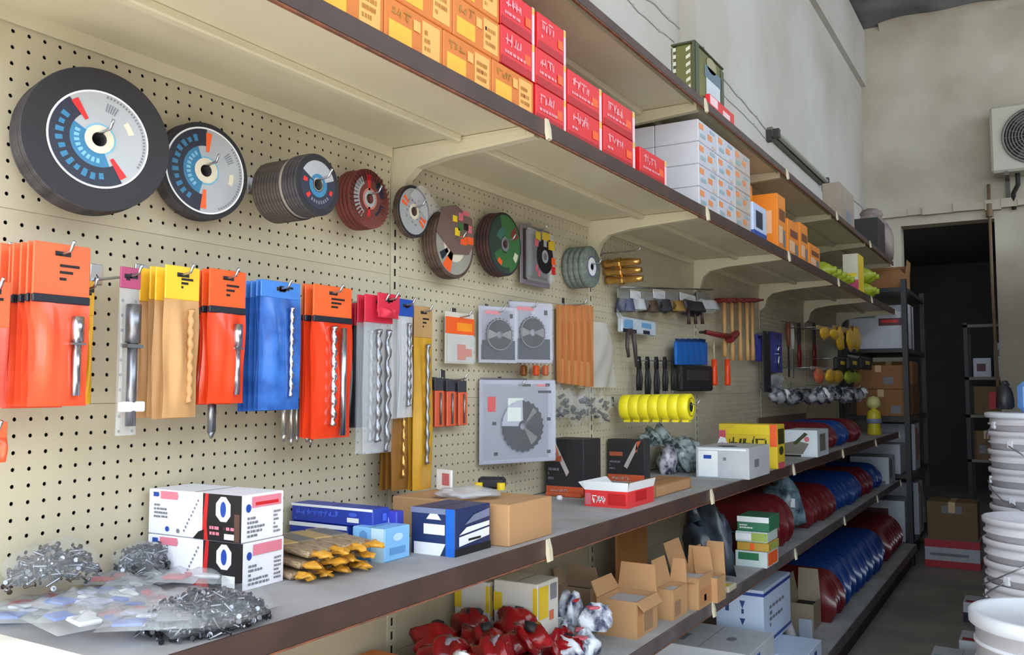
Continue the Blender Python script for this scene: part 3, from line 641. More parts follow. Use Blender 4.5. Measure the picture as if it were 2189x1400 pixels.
def saw_blade(mb, R, teeth, x0, x1, bore, mi=0):
    n = teeth*3; out = []
    for k in range(n):
        a = 2*PI*k/n; r = R*(1.0, .93, .955)[k%3]; out.append((r*math.cos(a), r*math.sin(a)))
    inn = [(bore*math.cos(2*PI*k/n), bore*math.sin(2*PI*k/n)) for k in range(n)]
    vs = [(x1,a,b) for a,b in out]+[(x1,a,b) for a,b in inn]+[(x0,a,b) for a,b in out]
    mb.add(vs, [(k,(k+1)%n,n+(k+1)%n,n+k) for k in range(n)]+[(k,(k+1)%n,2*n+(k+1)%n,2*n+k) for k in range(n)], mi)
def blade_material():
    m = mat('blade_steel', (34,34,40), .4, .35, var=.1); nt = m.node_tree; b = nt.nodes['Principled BSDF']
    b.inputs['Anisotropic'].default_value = .7
    tg = nt.nodes.new('ShaderNodeTangent'); tg.direction_type = 'RADIAL'; tg.axis = 'X'; nt.links.new(tg.outputs[0], b.inputs['Tangent'])
    return m
bladem = blade_material(); cardv = mat('lilac_white_card', (172,172,190), .5, var=.04)
def blade_pack(rect, x, R, teeth, label, small):
    y, z, w, h = hang(*rect, x); RB = -.42
    c0, c1 = yat(rect[0], x), yat(rect[1], x); y = (c0+c1)/2; lo_w, hi_w = .01, .5
    for _ in range(30):                                     # width of the pack turned towards the aisle so that it spans the same view
        w = (lo_w+hi_w)/2; q0 = Vector((x+math.sin(RB)*w/2, y-math.cos(RB)*w/2, z))-CAM; q1 = Vector((x-math.sin(RB)*w/2, y+math.cos(RB)*w/2, z))-CAM
        span = FPX*(q1.dot(_R)/q1.dot(_F)-q0.dot(_R)/q0.dot(_F))
        if span < rect[1]-rect[0]: lo_w = w
        else: hi_w = w
    x = max(x, abs(math.sin(RB))*w/2+.014)
    t = thing('saw_blade_pack', label, 'blister pack', (x-.004,y,z), RB)
    MB().box((0,-w/2,-h),(.003,w/2,0), c=.0015).build('card', cardv, t)
    p = MB(); f = lambda a, b, c_, d, mi: p.box((.0031,(a-.5)*w,-h*(1-b)),(.0036,(c_-.5)*w,-h*(1-d)), mi)
    if small:
        f(.06,.06,.94,.32,0); f(.15,.86,.55,.92,1); f(.80,.80,.88,.88,2); f(.08,.32,.94,.40,0)
    else:
        f(.10,.62,.20,.80,3); f(.36,.62,.56,.78,4); f(.55,.92,.66,.95,2); f(.74,.92,.90,.95,1); f(.76,.84,.94,.87,2); f(.86,.92,.92,.96,2)
        for a_, b_ in ((.18,.10),(.88,.10),(.88,.50),(.16,.46)): f(a_,b_,a_+.05,b_+.04,2)
    p.build('printed_label', [navy, mat('rose_print',(206,110,120),.5), black, red, mat('mint_sticker',(216,226,220),.5)], t)
    bl = MB(); cy, cz = (0., -h*.50) if small else (w*.04, -h*.56)
    bl.T = Matrix.Translation((.008, cy, cz)); saw_blade(bl, R, teeth, 0, .0022, .010); bl.T = None
    bl.build('saw_blade', bladem, t)
    if small:
        pl = MB(); pl.ring(.0115, R*.88, R*.93, 0, 360, 0, 40, (cy,cz)); pl.ring(.0112, R*.16, R*.84, 160, 200, 0, 8, (cy,cz)); pl.ring(.0112, R*.16, R*.84, -20, 20, 0, 8, (cy,cz)); pl.build('blade_glints', steel, t)  # wedges imitate the blade's hourglass reflection; the ring is its bright rim
    else:
        pl = MB(); pl.ring(.0108, R*.22, R*.99, 92, 178, 0, 20, (cy,cz)); pl.build('card_window', cardv, t)
        q = MB(); q.box((.0112,cy-R*.75,cz+R*.2),(.0122,cy-R*.12,cz+R*.72)); q.build('mint_sticker', mat('mint_sticker',(216,226,220),.5), t)
        v_ = MB(); v_.ring(.0112, R*.1, R*.8, -62, -32, 0, 6, (cy,cz)); v_.ring(.0112, R*.1, R*.85, 40, 56, 0, 6, (cy,cz)); v_.build('blade_glints', steel, t)  # bright wedges imitate reflections on the large blade
    b_ = MB(); b_.box((.003,-w*.485,-h*.985),(.020,w*.485,-h*.02), c=.008); b_.build('bubble', clear2, t)
    hook(y, z-.016, x+.02, 'wire hook of the ' + label.replace(' in a lilac card pack',''))
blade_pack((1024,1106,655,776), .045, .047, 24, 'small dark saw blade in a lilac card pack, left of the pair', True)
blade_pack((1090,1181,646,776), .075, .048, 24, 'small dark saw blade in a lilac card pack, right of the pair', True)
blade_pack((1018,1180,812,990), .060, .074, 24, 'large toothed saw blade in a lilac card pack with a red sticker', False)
y, z, w, h = hang(1010,1150,808,985,.02); o = MB().box((.008,y-w*.35,z-h),(.014,y+w*.35,z), c=.002).build('saw_blade_pack', mat('violet_grey_plastic',(126,118,128),.4)); tag(o, 'second grey clamshell behind the large saw blade pack', 'blister pack')
# small packets peeping out between the saw blade packs
for k, (u, m_) in enumerate(((1126,mat('amber_bottle',(150,84,24),.3)),(1152,orange),(1172,mat('rust_print',(206,108,70),.5)))):
    c = onx(u, 792, .03); t = MB().box((.012,c.y-.011,c.z-.016),(.028,c.y+.011,c.z+.016), c=.004); tag(t.build('small_packet', m_), 'small %s packet showing between the saw blade packs' % ('amber','orange','rust red')[k], 'packet')
# ---- sanding belts (brown sheets) and a clear bag
for k in range(5):
    y, z, w, h = hang(1196+k*14,1222+k*12,655,816+k*2,.03+.006*k); t = thing('sanding_belt', 'brown sanding belt folded flat, %s from the left of five' % ('first','second','third','fourth','fifth')[k], 'sanding belt', (.018+.006*k,y,z), group='brown sanding belts')
    MB().prism([(-w/2,-h),(-w/2+.004,-h-.004),(w/2-.004,-h-.004),(w/2,-h),(w/2,0),(w/2-.004,.003),(-w/2+.004,.003),(-w/2,0)], 'x', 0, .009).build('belt', mat2('belt_brown',(206,140,84),(168,98,48),7.,.3,.7,rough=.75,stretch=(6,6,.7)), t)
    MB().box((.0092,-w*.3,-h*.7),(.0098,w*.05,-h*.2)).build('printed_label', mat('belt_print',(186,112,58),.6), t)
hook(yat(1232,.05), zat(1232,652,.05), .09, 'wire hook carrying the brown sanding belts')
def crumple(mb, cx, cy, cz, rx, ry, rz, seed, n=14, amp=.18, mi=0, flat=True):
    rn = random.Random(seed); ph = [(rn.uniform(2,7),rn.uniform(2,7),rn.uniform(0,6)) for _ in range(6)]
    def fn(a, b):
        t, p = a*2*PI, b*PI; d = Vector((math.cos(t)*math.sin(p), math.sin(t)*math.sin(p), math.cos(p)))
        k = 1+amp*sum(math.sin(q[0]*d.x+q[1]*d.y*1.3+q[2]+q[0]*d.z*.7) for q in ph)/2.4
        z = d.z*rz*k
        if flat and z < -rz*.55: z = -rz*.55
        return (cx+d.x*rx*k, cy+d.y*ry*k, cz+z)
    mb.grid(fn, n*2, n, mi)
    return mb
y, z, w, h = hang(1262,1322,690,828,.05)
t = thing('clear_bag', 'empty looking clear plastic bag hung beside the sanding belts', 'plastic bag', (.02,y,z))
b_ = MB(); b_.grid(lambda a, b: (.02*math.sin(PI*a)+.006*math.sin(a*14+b*7)*b+.01, (a-.5)*w*(.55+.75*b)+.02*math.sin(b*5), -h*b), 14, 14); b_.build('film_sheet', film('whitish_film',(206,206,204),.6,.2), t)
y, z, w, h = hang(1196,1310,822,898,.06)
for k in range(4):
    t = thing('clear_bag', 'clear bag of grey fittings below the sanding belts, %s from the left' % ('first','second','third','fourth')[k], 'plastic bag', (.035+.01*(k%2),y-w*.36+k*w*.24,z-.02*(k%2)), group='bags of grey fittings')
    b_ = MB(); crumple(b_, 0,0,-h*.5,.018,w*.17,h*.46,30+k,8,.25,0,False); b_.build('film_sheet', clear2, t)
    q = MB(); rn = random.Random(k)
    for j in range(12):
        a_, b2 = rn.uniform(-w*.13,w*.11), -h*rn.uniform(.30,.85); q.cyl((rn.uniform(-.006,.004),a_,b2),(rn.uniform(.0,.008),a_+rn.uniform(.008,.02),b2+rn.uniform(-.01,.01)),.006,.004,7)
    o = q.build('fittings', mat('dull_zinc',(112,112,110),.45,.6,var=.2), t); o['kind'] = 'stuff'
# ---- white and blue packet with black pliers under it
y, z, w, h = hang(1330,1402,682,714,.05)
t = thing('pliers_pack', 'white and blue printed packet above black pliers', 'packet', (.03,y,z))
MB().box((0,-w/2,-h),(.02,w/2,0), c=.004).build('card', mat('pale_blue_card',(190,200,212),.5), t)
p = MB()
for (a0,b0,a1,b1,mi) in ((-.46,-.7,-.2,-.15,0),(.05,-.55,.35,-.2,0),(-.48,-1.0,-.1,-.75,1),(.1,-.95,.3,-.7,1)): p.box((.0201,a0*w,b0*h),(.0208,a1*w,b1*h), mi)
p.build('printed_label', [mat('sky_print',(110,160,206),.5), navy], t)
pl = MB(); pl.tube([(.03,-w*.42,-h*.9),(.03,-w*.44,-h*1.9),(.03,-w*.40,-h*2.6)], [.007,.008,.006], 8); pl.tube([(.03,-w*.28,-h*.9),(.03,-w*.22,-h*1.9),(.03,-w*.18,-h*3.2)], [.007,.009,.006], 8); pl.cyl((.024,-w*.34,-h*.95),(.036,-w*.34,-h*.95),.012)
pl.build('pliers', mat('pliers_dark',(66,56,58),.45), t)
pl = MB(); pl.grid(lambda a, b: (.03+.02*b, -w*(.5+.35*b), h*(.35*b)-.01+.012*math.sin(6*a)*b-a*.012), 4, 4); pl.build('film_flap', milky, t)
# ---- row of fittings in bags under the third bracket
for k, (u0,u1,v0,v1,m_,nm) in enumerate(((1333,1360,616,668,'navyb','blue handled'),(1360,1384,620,664,'pale','pale clear'),(1384,1410,622,668,'brown','dark brown'),(1408,1436,618,668,'black','black and brass'),(1436,1464,622,668,'brass','brass'),(1464,1500,628,668,'black','black and yellow'),(1500,1530,626,664,'pale','grey clear'))):
    y, z, w, h = hang(u0,u1,v0,v1,.06); mm = {'navyb':mat('navy_plastic',(60,66,96),.4),'pale':milky,'brown':mat('dark_bronze',(72,54,40),.4,.6),'black':rubber,'brass':mat('dull_brass',(150,118,62),.4,.8)}[m_]
    t = thing('fitting_bag', 'small %s fitting in a bag, hung in the row under the bracket' % nm, 'fitting', (.02,y,z), group='bagged fittings')
    b_ = MB(); b_.cyl((.02,0,-h*.45),(.02,0,-h*.95),w*.26,w*.34,10); b_.cyl((.02,-w*.3,-h*.75),(.02,w*.34,-h*.75),w*.16,None,10); b_.build('fitting', mm, t)
    MB().box((.012,-w*.45,-h*.42),(.016,w*.45,0), c=.001).build('header_card', white if k % 2 else mat('grey_card',(150,150,146),.6), t)
    b_ = MB(); crumple(b_, .022,0,-h*.62,.018,w*.48,h*.42,50+k,6,.12,0,False); b_.build('film_sheet', clear2, t)
o = MB().tube([(.055,yat(1330,.06),zat(1330,614,.06)),(.055,yat(1530,.06),zat(1530,620,.06))], .004, 6).build('display_rail', wire); tag(o, 'horizontal wire rail carrying the bagged fittings', 'rail')
for k in range(3):
    u = 1472+k*14; c = onx(u, 662, .06); b_ = MB(); b_.tube([c, c+Vector((0,0,-.03)), c+Vector((0,.004*k,-.062))], [.007,.006,.009], 8)
    tag(b_.build('bradawl', mat('dark_red_brown',(64,46,44),.5)), 'thin dark bradawl hanging below the bagged fittings, %s of three' % ('left','middle','right')[k], 'bradawl', 'thin dark bradawls')
# ---- black tools (spanners and pliers)
for k, u in enumerate((1371,1389,1408,1426,1444,1458)):
    c = onx(u, 772, .05); ln = (.11,.13,.14,.12,.12,.115)[k]
    t = thing('pliers', 'black handled pliers in the row above the yellow rolls, %s from the left' % ('first','second','third','fourth','fifth','sixth')[k], 'pliers', (.04,c.y,c.z), group='black handled pliers')
    b_ = MB(); b_.tube([(0,-.004,-.02),(.002,-.016,-ln*.6),(0,-.012,-ln)], [.006,.008,.007], 8); b_.tube([(0,.004,-.02),(.002,.016,-ln*.6),(0,.012,-ln)], [.006,.008,.007], 8); b_.build('grip', rubber, t)
    b_ = MB(); b_.prism([(-.010,-.03),(.010,-.03),(.012,-.012),(.004,.018),(-.004,.018),(-.012,-.012)], 'x', -.006, .006); b_.build('jaw', steeld, t)
    if k in (1, 3, 4): MB().cyl((.0,-.012,-ln),(.0,-.012,-ln-.012),.008,.005,8).build('grip_end', chrome, t)
o = MB().tube([(.04,yat(1362,.05),zat(1362,770,.05)),(.04,yat(1462,.05),zat(1462,772,.05))], .003, 6).build('display_rail', wire); tag(o, 'wire rail carrying the black handled pliers', 'rail')
# ---- blue sheaths, black case
for k in range(5):
    y, z, w, h = hang(1450+k*12.5,1466+k*12.5,724,780,.07-.004*k); t = thing('blue_packet', 'bright blue packet above the black case, %s from the left of five' % ('first','second','third','fourth','fifth')[k], 'packet', (.05-.004*k,y,z), group='bright blue packets')
    MB().box((0,-w/2,-h),(.012,w/2,-h*.12), c=.003).build('bag', mat2('blue_packet',(30,116,206),(22,84,170),16.,.3,.7,rough=.35), t); MB().box((.003,-w*.4,-h*.12),(.006,w*.4,0)).build('header_card', mat('blue_packet_dark',(24,60,120),.5), t)
y, z, w, h = hang(1455,1522,780,836,.05); t = thing('black_case', 'flat black tool case hanging under the bright blue packets', 'case', (.02,y,z))
MB().box((0,-w/2,-h),(.035,w/2,0), c=.008).build('body', rubber, t); MB().box((.035,-w*.35,-h*.6),(.038,w*.35,-h*.2), c=.001).build('panel', mat('charcoal_panel',(58,56,56),.5), t)
# ---- hammers with wooden handles, one red tool across
for k, u in enumerate((1550,1566,1583,1598,1609)):
    c = onx(u, 642, .06+.008*(k%2)); zb = zat(u, 770-(8 if k in (0,) else 0), .06)
    t = thing('hammer', 'hammer with a pale wooden handle and red head, %s from the left of five' % ('first','second','third','fourth','fifth')[k], 'hammer', (.055+.008*(k%2),c.y,c.z), group='wooden handled hammers')
    L = c.z-zb; b_ = MB(); b_.tube([(0,0,-.01),(0,0,-L*.3),(0,0,-L*.55),(0,0,-L*.8),(0,0,-L)], [.010,.011,.0085,.0125,.012], 10); b_.build('handle', wood, t)
    b_ = MB(); b_.cyl((-.045,0,0),(-.015,0,0),.012,.014,10); b_.box((-.02,-.012,-.012),(.02,.012,.012), c=.004); b_.prism([(.02,-.010),(.06,-.004),(.06,.004),(.02,.010)], 'y', -.012, .012); b_.build('head', mat('dark_red_paint',(112,36,34),.45), t)
a, b = onx(1508,710,.09), onx(1578,714,.09)
t = thing('riveter', 'dark red hand tool laid across the hammer handles', 'hand tool', (.09,a.y,a.z)); L = b.y-a.y
b_ = MB(); b_.tube([(0,0,0),(0,L*.5,-.004),(0,L*.8,.004)], [.010,.013,.012], 8); b_.build('handle', mat('oxblood',(122,34,34),.4), t)
b_ = MB(); b_.cyl((0,L*.72,-.012),(0,L*.95,.02),.022,.016,12); b_.build('head', mat('oxblood',(122,34,34),.4), t)
b_ = MB(); b_.tube([(0,-.07,-.004),(0,.0,0)], .006, 8); b_.build('lever', rubber, t)
for k, u in enumerate((1528,1556)):
    c = onx(u, 728, .06); zm, zb = zat(u,768,.06), zat(u,824,.06)
    t = thing('screwdriver', 'screwdriver with a bright orange handle, %s of the two' % ('left','right')[k], 'screwdriver', (.055,c.y,zb), group='orange handled screwdrivers')
    b_ = MB(); b_.tube([(0,0,0),(0,0,.01),(0,0,(zm-zb)*.6),(0,0,zm-zb)], [.012,.015,.0135,.012], 10); b_.build('handle', mat('orange_plastic',(238,72,20),.35), t)
    b_ = MB(); b_.tube([(0,0,zm-zb),(0,0,c.z-zb)], .004, 8); b_.build('shaft', mat('pale_wood_steel',(196,176,144),.5), t)
    if k: MB().lathe([(.012,.004),(.018,.0),(.012,-.004),(.008,0),(.012,.004)], (0,.03,.025), 'x', 14).build('hang_ring', mat('orange_plastic',(238,72,20),.35), t)
# ---- black bar, blue pouches, files, red pliers
y, z, w, h = hang(1634,1647,708,838,.06); t = thing('rubber_bar', 'long flat black bar hanging between two blue pouches', 'bar', (.05,y,z)); MB().box((0,-w/2,-h),(.008,w/2,0), c=.003).build('bar', rubber, t); MB().cyl((-.05,0,-.01),(.012,0,-.01),.004).build('pin', wire, t)
blu2 = mat('violet_blue_plastic',(62,66,150),.4,var=.12)
for k, (u0,u1,v0,v1) in enumerate(((1618,1634,715,772),(1650,1676,710,796))):
    y, z, w, h = hang(u0,u1,v0,v1,.05); pouch('blue_pouch', 'violet blue pouch %s of the long black bar' % ('left','right')[k], 'pouch', .035, y, z, w, h, [blu2, blu2], h*.2, None, .012, ('chisel', 0, chrome, .006, h*.9) if k else None, 'violet blue pouches', seed=120+k)
y, z, w, h = hang(1654,1678,798,830,.05); t = thing('clear_bag', 'clear bag of small parts under the right violet blue pouch', 'plastic bag', (.03,y,z)); b_ = MB(); crumple(b_,0,0,-h*.5,.016,w*.6,h*.5,71,7,.2,0,False); b_.build('film_sheet', milky, t); MB().box((-.004,-w*.2,-h*.8),(.004,w*.2,-h*.3), c=.002).build('parts', steeld, t)
for k, (u, v0, v1, mh, lab) in enumerate(((1686,688,806,'rust','flat file with a rust red grip'),(1695,696,808,'grey','grey steel file with a white grip'),(1709,690,786,'red','black topped pliers with dark red grips, left'),(1741,690,782,'red','black topped pliers with dark red grips, right'))):
    c = onx(u, v0, .05); zb = zat(u, v1, .05); L = c.z-zb; t = thing('hand_file' if k < 2 else 'pliers', lab, 'file' if k < 2 else 'pliers', (.045,c.y,c.z))
    MB().tube([(-.055,0,.006),(.0,0,.004),(.012,0,.01)], .003, 6).build('hang_pin', wire, t)
    if k < 2:
        MB().box((-.004,-.010,-L),(.004,.010,-L*.45), c=.002).build('blade', greyst if k else steeld, t); b_ = MB(); b_.tube([(0,0,0),(0,0,-L*.2),(0,0,-L*.45)], [.012,.014,.010], 8); b_.build('grip', mat('rust_grip',(126,70,50),.5) if k == 0 else mat('pale_grip',(190,184,180),.5), t)
    else:
        b_ = MB(); b_.tube([(0,-.006,-L*.45),(0,-.016,-L*.7),(0,-.012,-L)], [.009,.011,.009], 8); b_.tube([(0,.006,-L*.45),(0,.018,-L*.7),(0,.014,-L)], [.009,.011,.009], 8); b_.build('grip', mat('dark_red_grip',(118,30,34),.4), t)
        b_ = MB(); b_.prism([(-.016,-L*.48),(.016,-L*.48),(.018,-L*.25),(.008,0),(-.008,0),(-.018,-L*.25)], 'x', -.008, .008); b_.build('jaw', rubber, t)
# ---- yellow packs, green and yellow packs, foil bags at the far end of the board
ypm = mat('yellow_brown_pack', (214,168,44), .4, var=.2, scale=30)
for k in range(5):
    u = 1762+k*17; y, z, w, h = hang(u-8,u+14,698+(k%2)*4,750-(k<2)*24,.25); t = thing('glove_pack', 'yellow glove pack near the end of the board, %s from the left of five' % ('first','second','third','fourth','fifth')[k], 'glove pack', (.22,y,z), group='yellow glove packs')
    b_ = MB(); crumple(b_, .02+.012*(k%2),0,-h*.5,.016,w*.40,h*.5,140+k,7,.12,0,False); b_.build('glove', ypm, t); MB().tube([(-.225,0,.0),(.02,0,.0)], .002, 6).build('hang_wire', wire, t); MB().box((.0,-w*.4,-h*.2),(.004,w*.4,.004)).build('header_card', mat('tan_header',(176,140,92),.5), t)
for k in range(4):
    u = 1800+k*14; y, z, w, h = hang(u-10,u+12,764,790,.26); t = thing('dark_pack', 'black packet between yellow packs, %s from the left of four' % ('first','second','third','fourth')[k], 'packet', (.23+.034*(k%2),y,z), group='black packets')
    MB().box((0,-w*.45,-h),(.03,w*.45,0), c=.008).build('bag', rubber, t); MB().tube([(-.24-.034*(k%2),0,-.004),(.02,0,-.004)], .002, 6).build('hang_wire', wire, t); MB().box((.0301,-w*.2,-h*.6),(.031,w*.2,-h*.3)).build('printed_label', mat('gold_print',(206,176,50),.45), t)
lime = mat('lime_plastic', (158,172,46), .4, var=.12, scale=20)
for k in range(5):
    u = 1752+k*20; y, z, w, h = hang(u-10,u+14,786+k*2,820,.25); t = thing('lime_pack', '%s packet in the low row near the rack, %s of five' % (('white and orange','amber','amber yellow','lime yellow','lime green')[k], ('first','second','third','fourth','fifth')[k]), 'packet', (.22,y,z), group='lime and amber packets')
    b_ = MB(); crumple(b_, .02+.012*(k%2),0,-h*.5,.018,w*.40,h*.5,150+k,7,.12,0,False); b_.build('bag', (mat('rust_print',(206,108,70),.5), ypm, ypm, lime, lime)[k], t); MB().tube([(-.225,0,.002),(.02,0,.002)], .002, 6).build('hang_wire', wire, t); MB().box((.0,-w*.4,-h*.1),(.004,w*.4,.006)).build('header_card', mat('grey_card',(150,150,146),.6), t)
for k in range(7):
    u = 1672+k*28; v = 845-3*(k > 2)+4*(k % 2); xx = .12 if k < 3 else .26; c = onx(u, v, xx)
    t = thing('foil_bag', 'crumpled silvery bag in the low row along the board, %s from the left' % ('first','second','third','fourth','fifth','sixth','seventh')[k], 'plastic bag', (xx-.02,c.y,c.z), group='silvery bags')
    b_ = MB(); crumple(b_, 0,0,0,.05,.085,.044,160+k,9,.30,0,False); b_.build('bag', mat2('silvery_plastic',(176,176,184),(60,62,72),24.,.4,.62,rough=.25), t)
    b_ = MB(); crumple(b_, .03,.01,.008,.030,.05,.03,180+k,6,.3,0,False); b_.build('contents', (white, navyb, greyst)[k % 3], t)
    hook(c.y, c.z+.045, xx, 'short hook over the %s silvery bag from the left' % ('first','second','third','fourth','fifth','sixth','seventh')[k])
# ---- yellow rolls on a long hook
c0 = onx(1352,880,.05); c1 = onx(1478,870,.30); zc = (c0.z+c1.z)/2; yc = onx(1478,870,.30).y
ycl = mat('vivid_yellow', (240,226,36), .4, var=.05)
Rr = .046
for k in range(7):
    x = .30-.0365*(k+1); t = thing('tape_roll', 'vivid yellow roll with a black core at the end of the hook' if k == 0 else 'vivid yellow roll on the hook, %s behind the front one' % ('','first','second','third','fourth','fifth','sixth')[k], 'roll', (x,yc,c1.z-.0006*k), group='vivid yellow rolls')
    b_ = MB(); b_.lathe([(.016,0),(Rr-.0015,0),(Rr,.0012),(Rr,.0346),(Rr-.0015,.0358),(.016,.0358),(.016,0)], (0,0,0), 'x', 26); b_.build('tape', ycl, t)
    if k == 0: b_ = MB(); b_.ring(.0362, .0, .017, 0, 360, 0, 18); b_.ring(.0365,.030,.033,0,360,1,24); b_.build('core', [rubber, mat('olive_print',(120,110,20),.5)], t)
    MB().prism([(-.012,-.052),(.012,-.052),(.010,-.040),(-.010,-.040)], 'x', .006, .03).build('tail', ycl, t)
hook(yc, c1.z+.008, .33, 'long hook through the vivid yellow rolls')
# brown card leaning at the back, card rail
# ================================================================ boxes and other goods standing on the shelves
FACE = {'F': lambda a,b,d,e: (a*d[0], -e, b*d[2]), 'S': lambda a,b,d,e: (d[0]+e, a*d[1], b*d[2]), 'T': lambda a,b,d,e: (a*d[0], b*d[1], d[2]+e)}
def rect(f, a0, b0, a1, b1, mi): return (f, [(a0,b0),(a1,b0),(a1,b1),(a0,b1)], mi)
def ell(f, ca, cb, ra, rb, mi, n=16): return (f, [(ca+ra*math.cos(2*PI*k/n), cb+rb*math.sin(2*PI*k/n)) for k in range(n)], mi)
def lines(f, a0, b0, a1, b1, rows, mi, seed=1, fill=.75):
    """rows of small print too fine to read"""
    rn = random.Random(seed); out = []; hh = (b1-b0)/rows
    for r in range(rows):
        a = a0
        while a < a1-.01:
            w = (a1-a0)*rn.uniform(.08,.22); out.append(rect(f, a, b0+r*hh+hh*.2, min(a1,a+w*fill), b0+r*hh+hh*.75, mi)); a += w
            if rn.random() < .12: break
    return out
def letters(f, a0, b0, a1, b1, n, mi, seed=1):
    """a smudge of slanting strokes: printed words that the photograph does not let one read"""
    rn = random.Random(seed); out = []; w = (a1-a0)/n; hh = b1-b0
    for k in range(n):
        x = a0+k*w
        for q in range(3):
            xa, ya = x+w*rn.uniform(0,.6), b0+hh*rn.uniform(0,.35); ww, h2, sl = w*rn.uniform(.12,.26), hh*rn.uniform(.35,.65), w*rn.uniform(-.15,.3)
            out.append((f, [(xa,ya),(xa+ww,ya),(xa+ww+sl,min(b1,ya+h2)),(xa+sl,min(b1,ya+h2))], mi))
        if k % 2 == 0: ya = b0+hh*rn.uniform(.1,.8); out.append(rect(f, x, ya, x+w*1.3, ya+hh*.12, mi))
    return out
def carton(name, label, cat, lo, d, mats, prints=(), rz=0., group=None, flap=False, tapem=None, c=.002, pivot=None):
    """closed box; lo = bottom corner (min x, min y), d = size; F is its -y side, S its +x side, T its top"""
    t = thing(name, label, cat, lo, rz, group)
    b = MB(); b.box((0,0,0), d, 0, c); body = b.build('box_body', mats[0], t)
    l = MB(); l.box((d[0]*.5-.0007,.002,d[2]),(d[0]*.5+.0007,d[1]-.002,d[2]+.0004))   # seam of the top flaps
    if flap: l.box((.001,-.0006,d[2]*.78),(d[0]-.001,-.0001,d[2]*.785)); l.box((d[0]+.0001,.001,d[2]*.78),(d[0]+.0006,d[1]-.001,d[2]*.785))
    l.build('lid_seam', mat('seam_dark',(70,62,56),.9), t)  # dark lines along the flap joints
    if tapem:
        p = MB(); p.box((d[0]*.5-.022,-.0008,d[2]*.72),(d[0]*.5+.022,.0,d[2]+.0005)); p.box((d[0]*.5-.022,0,d[2]+.0003),(d[0]*.5+.022,d[1],d[2]+.0009)); p.build('tape_strip', tapem, t)
    if prints and len(prints) <= 10:            # a few large patches: each its own piece of print
        for k, (f, poly, mi) in enumerate(prints): MB().quad([FACE[f](a, b_, d, .0006+.00015*k) for a, b_ in poly]).build('printed_patch', mats[1+mi], body)
    elif prints:
        p = MB()
        for k, (f, poly, mi) in enumerate(prints): p.quad([FACE[f](a, b_, d, .0006+.00012*(k % 12)) for a, b_ in poly], mi)
        p.build('printed_design', list(mats[1:]), body)
    return t
def boxpx(z, uK, vK, uL, uR, vT):
    """box from the photo: near bottom corner (uK,vK) on the shelf at height z, left and right edges, top at the near corner"""
    K = onz(uK, vK, z); x0 = ony(uL, vK, K.y).x; y1 = onx(uR, vK, K.x).y; h = onx(uK, vT, K.x).z-z
    return (min(x0,K.x-.01), K.y, z), (max(.01,K.x-x0), max(.01,y1-K.y), max(.01,h))
bluew = mat('bluish_white_box', (232,238,250), .5, var=.03)
# ---- two white and black drill boxes
whb = [mat('white_box', (240,240,250), .45, var=.02), black, red, blue, greyp, mat('pink_logo',(226,130,150),.5), mat('brown_fade',(92,64,54),.5), white]
RZW = .05
K = onz(518,1266,ZD); dW = (.222, .094, .0755)
def drill_prints(s):
    p = [rect('F',.60,0,1.0,1,0), ('F',[(.60,0),(.66,0),(.645,.35),(.66,1.0),(.625,1.0),(.60,.3)],1), ('F',[(.50,0),(.62,0),(.62,.22),(.56,.16)],1 if s else 0), rect('F',.985,0,1.0,1,0)]
    p += [('F',[(.79,.95),(.74,.80),(.74,.55),(.79,.42),(.85,.42),(.89,.55),(.89,.80),(.84,.95)],6), ell('F',.815,.68,.03,.17,2)]
    if s: p += [ell('F',.70,.20,.06,.13,3), rect('F',.80,.06,.93,.30,6)]
    else: p += lines('F',.68,.10,.95,.34,2,4,3)+[rect('F',.83,.05,.93,.17,6), rect('F',.93,.02,.985,.6,5)]
    p += [rect('F',.14,.80,.33,.97,4), rect('F',.06,.84,.12,.94,2), ell('F',.25,.88,.09,.07,4)]+lines('F',.07,.36,.22,.70,4,3,5+s)
    for k in range(9): p.append(rect('F',.40+.018*k,.12+.085*k,.415+.018*k,.17+.085*k,3))
    p += [ell('F',.22,.14,.022,.06,2), ell('F',.34,.12,.018,.05,3)]
    p += [rect('S',.22,.72,.92,.95,4), ell('S',.14,.72,.06,.09,2), rect('S',.30,.76,.85,.83,1)]+lines('S',.12,.08,.62,.55,5,3,9+s)+lines('S',.74,.10,.92,.62,6,3,12+s)
    return p
mW = [whb[0], black, red, blue, greyp, whb[5], whb[6], white]
for s in (1, 0):
    lo = Vector((K.x,K.y,ZD+(0 if s else dW[2]+.0015))); R_ = Matrix.Rotation(RZW,3,'Z'); lo = lo-R_ @ Vector((dW[0],0,0))
    carton('drill_bit_box', 'white and black drill bit box with red logo, %s of the stacked pair' % ('lower','upper')[1-s], 'box', lo, dW, mW, drill_prints(s), RZW+(0 if s else -.02), 'white and black drill bit boxes', c=.0015)
# ---- blue boxes
dblue = mat('royal_blue_box', (44,66,168), .4, var=.06); lblue = mat('pale_blue_box', (132,190,238), .45, var=.06); vio = mat('lavender_print', (160,170,240), .5)
def blue_prints(s): return letters('F',.06,.38,.62,.78,8,1,20+s)+[rect('F',.0,.86,1,1,2), rect('F',.70,.20,.84,.45,3), ell('F',.77,.62,.05,.12,1)]+[rect('S',.55,.3,.8,.7,1)]+lines('F',.05,.08,.4,.25,1,1,30+s)
def boxy(y0, u0, u1, uR, vT, z, x0=None):
    """box whose -y side lies in the plane y0, between photo columns u0 and u1, far right edge at uR, top at vT"""
    xa = max(.012, xat(u0,y0)) if x0 is None else x0; xb = xat(u1,y0); return (xa,y0,z), (xb-xa, max(.02,yat(uR,xb)-y0), ony(u1,vT,y0).z-z)
yb0 = yat(624,.014)
lo, d = boxy(yb0, 624,746,772,1126,ZD)
